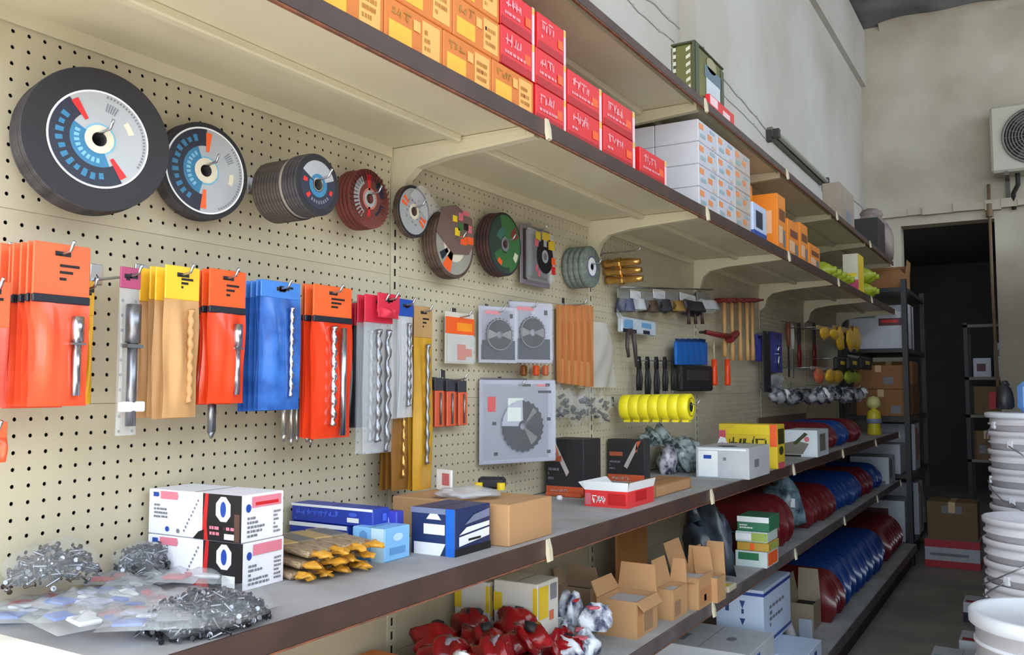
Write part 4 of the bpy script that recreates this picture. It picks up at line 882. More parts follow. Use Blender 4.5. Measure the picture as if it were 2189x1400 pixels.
carton('blue_box', 'royal blue printed box under the wider blue box', 'box', lo, (d[0],d[1]+.05,d[2]), [dblue, vio, blue, white], blue_prints(0)[:40])
lo3, d3 = boxy(yb0+.003, 628,800,835,1090,ZD+d[2]+.001)
carton('blue_box', 'wide royal blue box with pale lettering, top of its stack', 'box', lo3, (d3[0],d3[1],max(.03,d3[2])), [dblue, vio, mat('royal_blue_light',(74,104,220),.4), white], blue_prints(1))
lo2, d2 = boxy(yb0+.05, 806,850,866,1094,ZD)
carton('blue_box', 'small violet blue box between the wide blue box and the navy box', 'box', lo2, d2, [mat('violet_blue_box',(60,66,176),.4), vio, white], [ell('F',.55,.75,.12,.15,0), rect('F',.05,.5,.9,.58,0)])
lo2, d2 = boxpx(ZD, 822,1204,752,876,1132)
carton('pale_blue_box', 'pale sky blue box standing in front of the blue boxes', 'box', lo2, d2, [lblue, mat('sky_white',(196,226,248),.5), mat('sky_deep',(96,150,206),.5)], [rect('F',.0,.0,.55,.30,1), ell('F',.35,.75,.12,.16,1), rect('F',.6,.0,.98,1,0), ell('S',.5,.7,.2,.12,0), rect('S',.2,.2,.8,.4,1)])
lo2, d2 = boxpx(ZD, 972,1192,878,1048,1090)
carton('navy_box', 'navy and white box with a bright blue corner stripe', 'box', lo2, d2, [mat('navy_box',(36,52,96),.4,var=.06), white, mat('bright_blue',(30,104,206),.4), mat('slate_print',(120,130,160),.5), black],
       [rect('F',.80,0,1,1,1), rect('F',.30,.44,.78,.66,0), ('F',[(.08,0),(.68,0),(.80,.26),(.08,.26)],0), ('F',[(.36,.76),(.70,.76),(.60,.90),(.46,.90)],0), rect('F',0,.88,.8,1,2), rect('S',.0,.0,1,.16,3)]+[('S',[(.1,.20),(.95,.30),(.95,.48),(.1,.40)],0), ('S',[(.1,.44),(.95,.52),(.95,.62),(.3,.58)],0), ('S',[(.25,.64),(.95,.72),(.95,.90),(.5,.82)],2), rect('S',.35,.28,.7,.33,3)])
lo2, d2 = boxpx(ZD, 1088,1170,868,1180,1080)
bigc = carton('carton', 'plain kraft carton behind the navy box', 'carton', (max(.012,lo2[0]-.04),lo2[1],lo2[2]), (lo2[0]+d2[0]-max(.012,lo2[0]-.04),d2[1],d2[2]), [kraft, greyp], [rect('T',.30,.12,.42,.2,0)], tapem=tape)
zt_ = ZD+d2[2]+.001; bx = lo2
# things on the kraft carton
a = onz(948,1048,zt_); t = thing('small_card_pack', 'small white and pink card pack standing on the kraft carton', 'card pack', (a.x,a.y,zt_), -.3); MB().box((-.028,0,0),(.028,.006,.048), c=.001).build('card', white, t); p = MB(); p.box((-.005,-.0008,.012),(.022,0,.04)); p.build('printed_label', mat('rose_print',(206,110,120),.5), t)
a = onz(1052,1046,zt_); t = thing('key_holder', 'black and yellow clip lying on the kraft carton', 'clip', (a.x,a.y,zt_), .4); MB().box((-.035,0,0),(.03,.03,.028), c=.006).build('body', rubber, t)
for s in (-.032, .022): MB().cyl((s,-.004,.0),(s,-.004,.016),.010).build('foot', yellow, t)
a = onz(1000,1062,zt_); t = thing('clear_bag', 'flat clear bag lying on the kraft carton', 'plastic bag', (a.x,a.y,zt_+.008)); b_ = MB(); crumple(b_,0,0,.002,.07,.08,.011,301,9,.25); b_.build('film_sheet', milky, t)
# ---- flat yellow packets (brushes) fanned on the deck
brush = mat2('brush_fibre', (196,168,130), (110,96,84), 40., .3, .7, rough=.6, stretch=(1,8,8)); ygold = mat('gold_tip', (222,160,52), .4, var=.2, scale=60)
for k in range(12):
    tier, col = divmod(k, 4); a = onz(618,1232-tier*24,ZD); 
    t = thing('flat_brush', 'gold ended flat packet in the fanned heap, %s layer, %s' % (('bottom','middle','top')[tier], ('first','second','third','fourth')[col]), 'packet', (.045+.010*tier+.004*col, 1.165+col*.040+tier*.010, ZD+.0012+tier*.0175), -.30, 'gold ended flat packets')
    b_ = MB(); b_.box((0,0,0),(.205,.036,.011), c=.004); b_.build('fibre_body', brush, t)
    b_ = MB(); crumple(b_,.226,.018,.008,.024,.014,.0065,400+k,6,.40,0,True); b_.build('gold_tip', ygold, t)
    b_ = MB(); b_.box((.02,-.0008,.001),(.11,.037,.0124), c=.002); b_.build('paper_sleeve', (mat('tan_sleeve',(190,160,104),.5), mat('grey_sleeve',(120,116,110),.5))[k % 2], t)
# ---- clear bags and screws at the near end
labr = mat('red_label', (214,74,84), .5); labb = mat('blue_label', (98,132,214), .5)
k = 0
for i, (x, y, rz_) in enumerate(((.05,.80,.2),(.11,.88,-.3),(.05,.93,.5),(.17,.78,.1),(.20,.90,-.5),(.12,.74,.6),(.27,.80,.3),(.25,.72,-.2),(.30,.91,.15),(.06,1.01,-.2),(.14,1.0,.4),(.34,.77,.7))):
    z = ZD+.002+.007*(i % 4)
    t = thing('bagged_part', 'clear bag with %s labels at the near end of the deck, number %s' % (('red','blue')[i % 2], ('one','two','three','four','five','six','seven','eight','nine','ten','eleven','twelve')[i]), 'plastic bag', (x,y,z), rz_, 'clear labelled bags')
    b_ = MB(); rn = random.Random(i); ph = [rn.uniform(0,6) for _ in range(4)]
    b_.grid(lambda a, b: ((a-.5)*.13, (b-.5)*.105, (.011+.0035*math.sin(a*13+ph[0]+b*5)+.003*math.sin(b*17+ph[1]+a*7)+.002*math.sin(a*31+b*23))*(math.sin(PI*a)*math.sin(PI*b))**.4+.001), 20, 20); b_.build('film_sheet', film('grey_clear_film',(206,210,214),.34,.15), t)
    MB().box((-.05,-.028,.0),(-.012,.0,.004), c=.001).build('label_card', (labr, labb)[i % 2], t)
    for q_, (aa, bb_) in enumerate(((-.03,.01),(.02,.022),(-.055,.03))): MB().box((aa,bb_,.0),(aa+.028,bb_+.012,.0045), c=.001).build('label_card', (labb, mat('lilac_part',(190,196,226),.4), labr, white)[(i+q_) % 4], t)
    MB().box((.0,-.02,.001),(.045,.012,.007), c=.003).build('part_inside', (mat('lilac_part',(190,196,226),.4), white, greyst)[i % 3], t)
def screw_bag(label, x, y, rx, ry, rz_, n, seed, m_=None, z=ZD):
    t = thing('screw_bag', label, 'bag of screws', (x,y,z)); rn = random.Random(seed); q = MB()
    for k in range(n):
        a, r = rn.uniform(0,2*PI), rn.random()**.5; hx = (1-r*r)**.5*rz_
        px, py = r*rx*math.cos(a)*.92, r*ry*math.sin(a)*.92; pz = max(.004, hx*rn.uniform(.55,1.0))
        e = Vector((rn.uniform(-1,1),rn.uniform(-1,1),rn.uniform(-.5,.5))).normalized()*rn.uniform(.006,.010)
        q.cyl((px-e.x,py-e.y,pz-e.z),(px+e.x,py+e.y,pz+e.z),  .0018,None,5,rn.randrange(2)); p1 = Vector((px,py,pz))+e; q.cyl(p1,p1+e*.22,.0042,.0036,6,rn.randrange(2))
    o = q.build('screws', [greyst, m_ or steeld], t); o['kind'] = 'stuff'
    b_ = MB(); crumple(b_,0,0,rz_*.5,rx*1.04,ry*1.04,rz_*.62,seed,10,.10); b_.build('film_sheet', clear2, t)
    return t
a = onz(430,1345,ZD); screw_bag('clear bag full of grey screws at the front edge of the deck', a.x-.01, a.y+.015, .075, .10, .045, 620, 5)
a = onz(95,1262,ZD); screw_bag('smaller clear bag of screws against the board at the near end', .06, .80, .05, .07, .06, 240, 6, m_=mat('brownish_screws',(96,84,70),.4,.7), z=ZD+.03)
a = onz(190,1236,ZD); screw_bag('third bag of screws behind the labelled clear bags', .045, .965, .035, .055, .045, 150, 7, z=ZD+.02)
o = MB().box((.06,.46,ZD+.0008),(.43,.665,ZD+.006), c=.002).build('flat_sheet', mat('sun_patch_white',(236,234,224),.6)); tag(o, 'white sheet standing in for a sun patch, near left end of the deck', 'sheet')  # white sheet stands in for the sunlit glare on the deck
# ---- black and orange tool boxes, second bay
def black_prints(flip):
    p = [rect('F',0,0,1,.16,0)]+letters('F',.12,.03,.6,.12,8,2,40)
    q = [(.12,.95),(.22,.99),(.62,.42),(.55,.34)] if not flip else [(.92,.98),(.80,.95),(.45,.36),(.54,.30)]
    p += [('F',q,2), ('F',[(q[0][0],q[0][1]),(q[1][0],q[1][1]),(q[0][0]*.6+q[3][0]*.4+.06,q[0][1]*.6+q[3][1]*.4),(q[0][0]*.6+q[3][0]*.4,q[0][1]*.6+q[3][1]*.4)],0), rect('F',.06,.60,.42,.70,1)]
    return p+lines('F',.06,.26,.4,.5,3,3,44)
orr = mat('burnt_orange_print',(206,92,52),.5); blkbox = mat('matt_black_box',(40,38,42),.5,var=.05)
for k, (uK,vK,uL,uR,vT) in enumerate(((1248,1062,1168,1285,940),(1362,1030,1284,1375,940))):
    lo2, d2 = boxpx(ZD, uK, vK, uL, uR, vT); carton('power_tool_box', 'black box with orange base stripe and a diagonal tool picture, %s of two' % ('left','right')[k], 'box', (max(.01,lo2[0]),lo2[1],lo2[2]), d2, [blkbox, orr, mat('dull_orange',(176,90,62),.5), mat('steel_print',(190,180,176),.5), greyp], black_prints(k), 0, 'black and orange boxes')
a = onz(1196,1062,ZD); t = thing('packet', 'flat orange packet on the deck left of the red and white tray', 'packet', (a.x-.05,a.y,ZD)); MB().box((0,0,0),(.12,.03,.012), c=.003).build('bag', orr, t); MB().box((.02,-.0006,.003),(.07,.0,.009)).build('printed_label', mat('dull_orange',(176,90,62),.5), t)
a = onz(1196,1068,ZD); o = MB().lathe([(0,0),(.009,0),(.010,.006),(.006,.012),(0,.013)], tuple(a), 'z', 12).build('plastic_bottle_top', white); tag(o, 'tiny white cap on the deck beside the kraft carton', 'cap')
# open red and white tray box
lo2, d2 = boxpx(ZD, 1342,1088,1250,1398,1052)
t = thing('display_tray', 'open red and white cardboard tray of fittings on the deck', 'tray', lo2, .0); X_, Y_, Z_ = d2
b_ = MB()
for a_, c_ in (((0,0,0),(X_,.003,Z_)),((0,Y_-.003,0),(X_,Y_,Z_)),((0,.003,0),(.003,Y_-.003,Z_)),((X_-.003,.003,0),(X_,Y_-.003,Z_)),((.003,.003,0),(X_-.003,Y_-.003,.003))): b_.box(a_, c_)
b_.build('tray_wall', mat('tray_red',(226,56,58),.45,var=.06), t)
b_ = MB(); b_.quad([(0,0,Z_),(X_,0,Z_),(X_+.004,-.004,Z_+.024),(-.004,-.004,Z_+.024)]); b_.quad([(X_,0,Z_),(X_,Y_,Z_),(X_+.006,Y_,Z_+.024),(X_+.006,0,Z_+.024)]); b_.quad([(0,0,Z_),(0,Y_,Z_),(-.02,Y_,Z_+.02),(-.02,0,Z_+.02)]); b_.build('open_flap', white, t)
p = MB()
for (f, poly, mi) in letters('F',.18,.2,.5,.75,4,0,50)+[rect('F',.55,.15,.95,.85,1), rect('F',.02,.1,.15,.8,2), rect('S',.3,.3,.7,.9,1)]: p.quad([FACE[f](u_, v_, d2, .0008) for u_, v_ in poly], mi)
p.build('printed_design', [white, mat('deep_red',(190,20,24),.5), mat('rose_print',(206,110,120),.5)], t)
b_ = MB(); crumple(b_, X_*.5,Y_*.5,Z_*.7,X_*.42,Y_*.42,Z_*.5,61,8,.3); b_.build('contents', mat2('bagged_greenish',(176,190,190),(90,108,108),40.,.4,.6,rough=.2), t)
# bags of grey green fittings, second and third bay
gg = mat2('bagged_grey_green', (170,184,186), (50,66,66), 30., .42, .62, rough=.18)
for k, (u, v, rx, ry, rz_, lab) in enumerate(((1425,1006,.085,.13,.085,'large crumpled bag of grey green fittings beside the black boxes'),(1385,1012,.03,.04,.075,'small printed bag in front of the grey green bag'),(1335,955,.05,.10,.045,'grey green bag lying on top of the black boxes'))):
    zb = ZD if k < 2 else ZD+.115; a = onz(u, v, ZD) if k < 2 else Vector((.12,onz(1330,1020,ZD).y+.07,0))
    t = thing('fittings_bag', lab, 'plastic bag', (max(.11,a.x-.04),a.y+.03,zb)); b_ = MB(); crumple(b_,0,0,rz_*.55,rx,ry,rz_,70+k,12,.28); b_.build('bag', gg if k != 1 else mat2('print_bag',(220,216,226),(60,60,80),26.,.42,.6,rough=.25), t)
    MB().box((rx*.4,-ry*.3,rz_*.9),(rx*.7,ry*.1,rz_*.98), c=.002).build('label_card', white, t)
lo2, d2 = boxpx(ZD, 1398,1066,1392,1478,1040); carton('carton', 'low open kraft carton in front of the grey green bag', 'carton', (lo2[0]-.10,lo2[1],ZD), (d2[0]+.10,d2[1],d2[2]), [kraftd, kraft], [rect('S',.05,.1,.95,.9,0)])
# grey box with a white sticker, white box, yellow box, saw box
lo2, d2 = boxpx(ZD, 1602,1026,1488,1646,958)
carton('tool_box_carton', 'grey white box with a bright white label, third bay', 'box', (max(.02,lo2[0]),lo2[1],ZD), d2, [mat('grey_white_box',(190,192,200),.5), mat('white_sticker',(240,246,255),.45), blue, greyp, mat('black_oval',(60,52,56),.5)], [rect('F',.05,.05,.42,.88,0), rect('F',.15,.62,.30,.74,1), rect('F',.52,.58,.58,.68,2), ell('T',.5,.25,.18,.1,3), rect('S',.25,.35,.45,.6,2), rect('F',.05,.9,.95,.96,0)])
lo3, d3 = boxpx(ZD, 1660,1004,1560,1676,908)
carton('yellow_box', 'tall yellow box with large dark lettering and a side stripe', 'box', (max(.01,lo3[0]-.05),lo3[1]+.02,ZD), (d3[0]+.05,d3[1],d3[2]), [mat('yellow_carton',(226,196,50),.45,var=.05), mat('olive_black',(58,62,20),.5), yellow, mat('rose_print2',(214,90,110),.5), white, orange],
       letters('F',.18,.50,.86,.74,6,0,66)+[('F',[(.15,.76),(.9,.76),(.85,.98),(.3,.98)],1), rect('F',.12,.20,.8,.46,3), rect('F',.88,.5,1,1,4), rect('F',.0,.55,.12,.85,2), rect('S',.1,.55,.9,.9,0), ell('S',.5,.4,.3,.1,0), rect('S',.1,.0,.9,.14,2)])
a = onz(1495,965,ZD+.09)
t = thing('warning_card', 'small white triangular card with a dark mark beside the yellow box', 'card', (max(.04,lo3[0]-.02),lo3[1]-.03,ZD+.068), .2); b_ = MB(); b_.prism([(-.035,0),(.03,0),(.012,.055),(-.008,.06)], 'y', 0, .003); b_.build('card', white, t); MB().prism([(-.01,.012),(.008,.012),(0,.04)], 'y', -.0008, 0).build('printed_mark', black, t); MB().box((-.03,0,-.068),(.03,.004,0)).build('stand', mat('rust_print',(206,108,70),.5), t)
lo2, d2 = boxpx(ZD, 1748,978,1678,1772,920)
carton('saw_box', 'white box with a slanted tool picture next to the yellow box', 'box', (max(.01,lo2[0]),lo2[1],ZD), d2, [mat('white_saw_box',(212,220,228),.5), mat('picture_grey',(120,116,104),.5), mat('olive_black',(58,62,20),.5), mat('rose_print',(206,110,120),.5), black], [('F',[(0,.1),(.55,.1),(.75,.5),(.35,.6),(0,.5)],0), ('F',[(.25,.5),(.35,.45),(.72,.85),(.62,.92)],1), ell('F',.68,.66,.08,.1,2), rect('S',.2,.2,.7,.85,0), rect('F',.0,0,.5,.08,3)])
a, b = onx(1620,905,.006), onx(1722,880,.006); o = MB().box((.004,a.y,ZD+.001),(.010,b.y,a.z+.03), c=.001).build('cardboard_backing', mat('brown_panel',(124,100,82),.8)); tag(o, 'brown card panel leaning on the board behind the yellow box', 'panel')
# ---- curved shovel blades standing on edge in rows
dred = mat('dark_red_enamel', (100,21,29), .3, var=.12, coat=.6); dblu = mat('blue_enamel', (19,56,122), .3, var=.12, coat=.6)
def blade_mesh(L, H, m):
    b_ = MB()
    def fn(a, b, off=0.):
        zz = b*H*(1-.25*max(0,(a-.62)/.38)**2.2); bow = .035*math.sin(PI*b)+.012*a
        return (L*a*(1-.10*(2*b-1)**2*max(0,(a-.6)/.4)), -bow+off+.25*b*H*.6, zz)
    b_.grid(lambda a, b: fn(a,b), 14, 10); b_.grid(lambda a, b: fn(a,b,.003), 14, 10)
    for e in (0., 1.): b_.add([fn(k/14,e) for k in range(15)]+[fn(k/14,e,.003) for k in range(15)], [(k,k+1,16+k,15+k) for k in range(14)], 0, True)
    b_.add([fn(1.,k/10) for k in range(11)]+[fn(1.,k/10,.003) for k in range(11)], [(k,k+1,12+k,11+k) for k in range(10)], 0, True)
    return b_.mesh('blade', m)
ri = MB(); ri.tube([(.05,-.025,.09),(.16,-.03,.09),(.24,-.026,.09)], [.016,.013,.004], 8); RIB = ri.mesh('socket', steeld)
BM = {}
def blades(z, y0, n, dy, x1, L, H, mcol, where, group):
    key = (L, H, mcol.name)
    if key not in BM: BM[key] = blade_mesh(L, H, mcol)
    cn = 'red' if mcol is dred else 'blue'
    for k in range(n):
        t = thing('shovel_blade', 'dark %s curved blade %s, %s from the near end' % (cn, where, ORD[min(k,11)] if k else 'first'), 'shovel blade', (x1-L+RN.uniform(-.012,.012),y0+k*dy,z+.001), RN.uniform(-.03,.03), group)
        shared('blade', BM[key], t); shared('socket', RIB, t)
        s_ = MB(); s_.prism([(L*.70,H*.2),(L*.92,H*.28),(L*.9,H*.5),(L*.72,H*.45)], 'y', -.046, -.042, 0); 
        if k % 4 == 2: s_.build('paper_sticker', mat('blade_sticker',(196,206,220),.5), t)
y = lambda u: yat(u, .36)
blades(ZD, y(1762), 4, .085, .375, .30, .135, dred, 'on the deck beyond the white box', 'blades on the deck')
blades(ZD, y(1762)+.36, 4, .10, .375, .30, .135, dblu, 'on the deck beyond the red ones', 'blades on the deck')
blades(ZD, y(1762)+.80, 3, .10, .375, .30, .135, dred, 'on the deck nearest the rack', 'blades on the deck')
t = thing('oil_bottle', 'yellow bottle with a pale cap at the far end of the deck', 'bottle', (.33,6.62,ZD)); b_ = MB(); b_.lathe([(0,0),(.045,0),(.048,.01),(.040,.08),(.048,.12),(.040,.165),(.018,.18),(.018,.19)], (0,0,0), 'z', 20); b_.build('body', mat('bottle_yellow',(206,190,50),.35), t)
b_ = MB(); b_.lathe([(.020,.185),(.044,.20),(.048,.225),(.036,.26),(0,.272)], (0,0,0), 'z', 20); b_.build('cap', mat('pale_yellow_cap',(206,204,130),.4), t); MB().lathe([(.0495,.082),(.0505,.083),(.0505,.112),(.0495,.113)], (0,0,-.0), 'z', 20).build('label_band', mat('slate_print',(120,130,160),.5), t)

# ================================================================ middle shelf
_l, _d = boxpx(ZM, 1640,1216,1572,1664,1190)
blades(ZM, _l[1]+_d[1]+.09, 7, .066, .385, .33, .20, dred, 'on the middle shelf', 'blades on the middle shelf')
blades(ZM, y(1640)+.75, 6, .10, .385, .33, .165, dred, 'on the middle shelf, far red group', 'far red blades on the middle shelf')
blades(ZM, y(1640)+1.45, 7, .10, .385, .33, .165, dblu, 'on the middle shelf', 'blue blades on the middle shelf')
blades(ZM, y(1640)+2.2, 3, .10, .385, .33, .165, dred, 'on the middle shelf, at the end', 'end blades on the middle shelf')
blades(ZM, y(1640)+2.6, 3, .10, .385, .33, .165, dblu, 'on the middle shelf, at the end', 'end blades on the middle shelf')
t = thing('clear_bag', 'bluish grey bag standing between the red blades on the middle shelf', 'plastic bag', (.25,y(1640)+.62,ZM)); b_ = MB(); crumple(b_,0,0,.10,.10,.07,.14,90,10,.25); b_.build('bag', mat2('bluegrey_bag',(120,146,160),(50,64,74),18.,.4,.62,rough=.25), t); MB().box((.06,-.06,.12),(.08,-.05,.16)).build('label_card', white, t)
ywp = mat('yellow_patch',(216,186,40),.5); whc = mat('white_carton',(206,204,198),.55,var=.05)
ys0 = yat(972,.016)
for k, (u0,u1,uR,vT) in enumerate(((974,1047,1054,1246),(1056,1148,1192,1250))):
    lo2, d2 = boxy(ys0+.004*k, u0, u1, uR, vT, ZM)
    carton('spray_box', 'white box with yellow corner patches and a black mark, %s of two' % ('left','right')[k], 'box', lo2, d2, [whc, ywp, black, mat('rust_print',(206,108,70),.5), greyp], [rect('F',.0,.62,.2,.85,0), rect('F',.9,.60,1,.95,0), ('F',[(.32,.44),(.5,.38),(.85,.30),(.8,.42),(.5,.52),(.36,.52)],1), rect('F',.15,.42,.3,.54,2), rect('S',.05,.55,.5,.95,0), rect('S',.55,.5,.75,.62,2), rect('S',.6,.75,.9,.95,3)], 0, 'white boxes with yellow patches')
def open_carton(label, z, uK, vK, uL, uR, vT, flaps, inside, m_=kraft, extra=None, group=None):
    lo2, d2 = boxpx(z, uK, vK, uL, uR, vT); X_, Y_, Z_ = d2; t = thing('open_carton', label, 'carton', (max(.008,lo2[0]),lo2[1],z), group=group); X_ = lo2[0]+X_-max(.008,lo2[0])
    b_ = MB(); w = .004
    for a_, c_ in (((0,0,0),(X_,w,Z_)),((0,Y_-w,0),(X_,Y_,Z_)),((0,w,0),(w,Y_-w,Z_)),((X_-w,w,0),(X_,Y_-w,Z_)),((w,w,0),(X_-w,Y_-w,w))): b_.box(a_, c_)
    b_.build('box_wall', m_, t)
    for f, ln, an in flaps:                      # 'L','R' sides across x; 'F','B' across y; an = degrees out from vertical
        s_, c_ = math.sin(math.radians(an))*ln, math.cos(math.radians(an))*ln; q = MB()
        P = {'B': [(0,Y_,Z_),(X_,Y_,Z_),(X_-.008,Y_+s_,Z_+c_),(.008,Y_+s_,Z_+c_)], 'F': [(0,0,Z_),(X_,0,Z_),(X_-.008,-s_,Z_+c_),(.008,-s_,Z_+c_)], 'L': [(0,0,Z_),(0,Y_,Z_),(-s_,Y_-.008,Z_+c_),(-s_,.008,Z_+c_)], 'R': [(X_,0,Z_),(X_,Y_,Z_),(X_+s_,Y_-.008,Z_+c_),(X_+s_,.008,Z_+c_)]}[f]
        n = Vector(P[1])-Vector(P[0]); m2 = Vector(P[3])-Vector(P[0]); nn = n.cross(m2).normalized()*.0035
        q.add([tuple(Vector(v)) for v in P]+[tuple(Vector(v)+nn) for v in P], [(0,1,2,3),(4,7,6,5),(0,1,5,4),(1,2,6,5),(2,3,7,6),(3,0,4,7)]); q.build('open_flap', m_, t)
    b_ = MB(); b_.box((w,w,Z_*.82),(X_-w,Y_-w,Z_*.86), c=.003); b_.build('contents', inside, t)
    if extra: p = MB(); [p.quad([FACE[f](u_, v_, (X_,Y_,Z_), .0008) for u_, v_ in poly], mi) for f, poly, mi in extra]; p.build('printed_design', [mat('brown_band',(182,128,84),.75), mat('grey_stamp',(150,118,92),.7), kraftd], t)
    return t
greycard = mat('grey_card_inside', (176,176,184), .7)
open_carton('front kraft carton with one raised flap, on the middle shelf', ZM, 1362,1368,1276,1406,1288, (('B',.075,4),('R',.03,140),('L',.045,30)), greycard, extra=[rect('S',.35,.1,.75,.6,1), rect('S',.05,.05,.25,.95,0)])
open_carton('second kraft carton with a rounded flap behind the front one', ZM, 1440,1328,1402,1470,1262, (('B',.07,10),('L',.08,12)), greycard, extra=[rect('S',.1,.1,.5,.6,1)])
open_carton('third kraft carton with tall open flaps on the middle shelf', ZM, 1494,1306,1438,1526,1236, (('B',.075,-6),('L',.10,18),('F',.02,120)), greycard, extra=[rect('S',.1,.1,.9,.6,0), rect('S',.35,.2,.5,.4,1)])
open_carton('pale open carton next to the white boxes with yellow patches', ZM, 1262,1314,1192,1282,1260, (('B',.055,-8),('L',.05,25)), mat('dark_inside',(90,80,70),.9), mat('pale_kraft',(176,150,124),.8), extra=[rect('S',.3,.1,.8,.9,0)])
open_carton('kraft carton with flaps up behind the third carton', ZM, 1534,1290,1488,1552,1236, (('B',.10,6),('L',.09,8)), greycard)
o_ = onz(1372,1250,ZM); o = MB().box((.10,yat(1312,.10),ZM+.001),(.106,yat(1372,.10)+.02,ZM+.27), c=.001); t = o.build('flat_sheet', mat('tan_board',(178,120,64),.75)); tag(t, 'tall brown board standing upright behind the open cartons', 'board')
a = onz(1545,1235,ZM); t = thing('black_bag', 'dark grey plastic sack slumped between cartons and green boxes', 'plastic bag', (.29,a.y-.02,ZM)); b_ = MB(); crumple(b_,0,0,.10,.085,.08,.15,95,14,.26); b_.build('sack', mat2('dark_sack',(70,82,96),(32,38,46),14.,.35,.65,rough=.3), t); b_ = MB(); b_.tube([(-.03,0,.20),(-.05,.0,.25),(-.09,.02,.285)], [.04,.022,.04], 10); b_.build('knotted_neck', mat2('dark_sack',(70,82,96),(32,38,46),14.,.35,.65,rough=.3), t)
zc_ = ZM
for k, (h_, mm, lab) in enumerate(((.060,'pale','white box with a green patch, bottom of the green stack'),(.030,'amber','thin amber box in the green stack'),(.040,'pale','pale lime and grey box in the green stack'),(.055,'green','white topped green box, top of the green stack'))):
    lo2, d2 = boxpx(ZM, 1640,1216,1572,1664,1190)
    carton('screw_box', lab, 'box', (lo2[0]+.006*(k%2),lo2[1]+.004*k,zc_), (d2[0],d2[1],h_), [{'pale':mat('pale_box',(196,210,212),.5),'amber':mat('amber_box',(190,150,60),.5),'green':mat('green_box',(52,120,88),.5)}[mm], mat('green_patch',(40,112,76),.5), white, orange, mat('lime_patch',(160,180,90),.5)],
           {0:[rect('F',.1,.45,.75,.9,0), rect('S',.1,.1,.9,.9,2)],1:[rect('F',.42,.1,.55,.9,2), rect('S',.2,.1,.9,.9,3)],2:[rect('F',.0,.2,.5,.8,1), rect('F',.5,.1,1,.9,3)],3:[rect('F',0,.62,1,1,1)]+lines('F',.08,.15,.5,.5,2,1,77)}[k], RN.uniform(-.03,.03), 'green and white boxes'); zc_ += h_+.001
t = thing('small_packet', 'small pale packet with a yellow mark under the dark sack', 'packet', tuple(onz(1552,1268,ZM)-Vector((.05,0,0)))); MB().box((0,0,0),(.06,.09,.02), c=.004).build('bag', mat('pale_packet',(190,184,160),.5), t); MB().box((.02,.01,.0201),(.05,.05,.021)).build('printed_label', ywp, t)
# heap of red packets and crumpled paper, near bay
redbag = mat2('red_foil', (160,18,26), (74,9,15), 12., .35, .7, rough=.2)
rn = random.Random(12)
for k in range(24):
    u = 935+(k % 12)*24+rn.uniform(-3,3); x = .12+.09*(k % 3); yq = yat(u, x); up = .068 if k >= 12 and k % 12 < 9 else .0
    t = thing('red_packet', 'crumpled red packet in the middle shelf heap, %s from the left' % (NTH[k % 12]+(' on top' if k >= 12 else '')), 'packet', (x,yq,ZM+.002+up), rn.uniform(-1,1), 'red foil packets')
    b_ = MB(); crumple(b_,0,0,.026,.048,.052,.034+.008*(k % 2),200+k,12,.24); b_.build('bag', redbag, t)
    b_ = MB(); crumple(b_,.008,.008,.055,.018,.024,.014,230+k,5,.3); b_.build('contents', (rubber, mat('violet_grey_plastic',(126,118,128),.4), white, navyb)[k % 4], t)
for k in range(6):
    x = .33; yq = yat(1222+k*9+(k%2)*4, x)+.02*(k//2); t = thing('paper_wad', 'blue and white crumpled wrapper beside the front carton, %s of six' % ('first','second','third','fourth','fifth','sixth')[k], 'wrapper', (x-.095*(k%2),yq,ZM+.002+.05*(k//4)), k, 'blue and white wrappers')
    b_ = MB(); crumple(b_,0,0,.026,.042,.036,.038+.008*(k%2),250+k,12,.24); b_.build('wrapper', mat2('blue_white_wrap',(226,234,246),(52,56,92),16.,.45,.56,rough=.35), t); MB().box((.0,.0,.06),(.03,.025,.066), c=.002).build('label_card', (mat('pink_print2',(206,96,110),.5), red)[k % 2], t)
lo2, d2 = boxpx(ZM, 640,1470,520,690,1385); carton('carton', 'orange brown carton at the bottom edge below the deck lip', 'carton', (max(.02,lo2[0]),lo2[1],ZM), d2, [mat('orange_carton',(206,120,56),.7), kraftd], [rect('T',.1,.1,.4,.4,0)])
# ================================================================ bottom shelf
bst = mat('blue_strap', (40,70,150), .4); lwb = mat('cool_white_box', (196,212,238), .5, var=.04)
def strapped(label, uK, vK, uL, uR, vT, z=ZBASE, hh=None):
    lo2, d2 = boxpx(z, uK, vK, uL, uR, vT); d2 = (min(d2[0],.38), d2[1], hh or d2[2]); 
    t = carton('strapped_box', label, 'box', (max(.02,lo2[0]),lo2[1],z), d2, [lwb, mat('blue_arrow',(44,70,130),.5), greyp], [('F',[(.50,.80),(.62,.80),(.56,.66)],0), rect('F',.54,.58,.59,.66,0), ('F',[(.50,.50),(.62,.50),(.56,.38)],0), rect('F',.20,.60,.28,.84,0), rect('F',.05,.22,.45,.27,0)]+lines('S',.2,.3,.8,.7,4,1,90), 0, 'white boxes with blue straps')
    s_ = MB(); X_, Y_, Z_ = d2
    for zz in (Z_*.06, Z_*.90):
        s_.box((-.001,-.0022,zz),(X_+.001,-.0008,zz+.012)); s_.box((X_+.0008,-.002,zz),(X_+.0022,Y_,zz+.012))
    s_.build('strap', bst, t); return t
strapped('tall white box with blue straps on the bottom shelf', 1634,1392,1532,1692,1262, ZBASE+.10)
t = bpy.data.objects['strapped_box']; lo_ = t.location
carton('strapped_box', 'white box under the tall blue strapped one', 'box', (lo_.x+.01,lo_.y-.01,ZBASE), (.34,.30,.098), [lwb, bst, greyp], [rect('S',.0,.2,1,.3,0), rect('S',.55,.3,.7,.8,0)], 0, 'white boxes with blue straps')
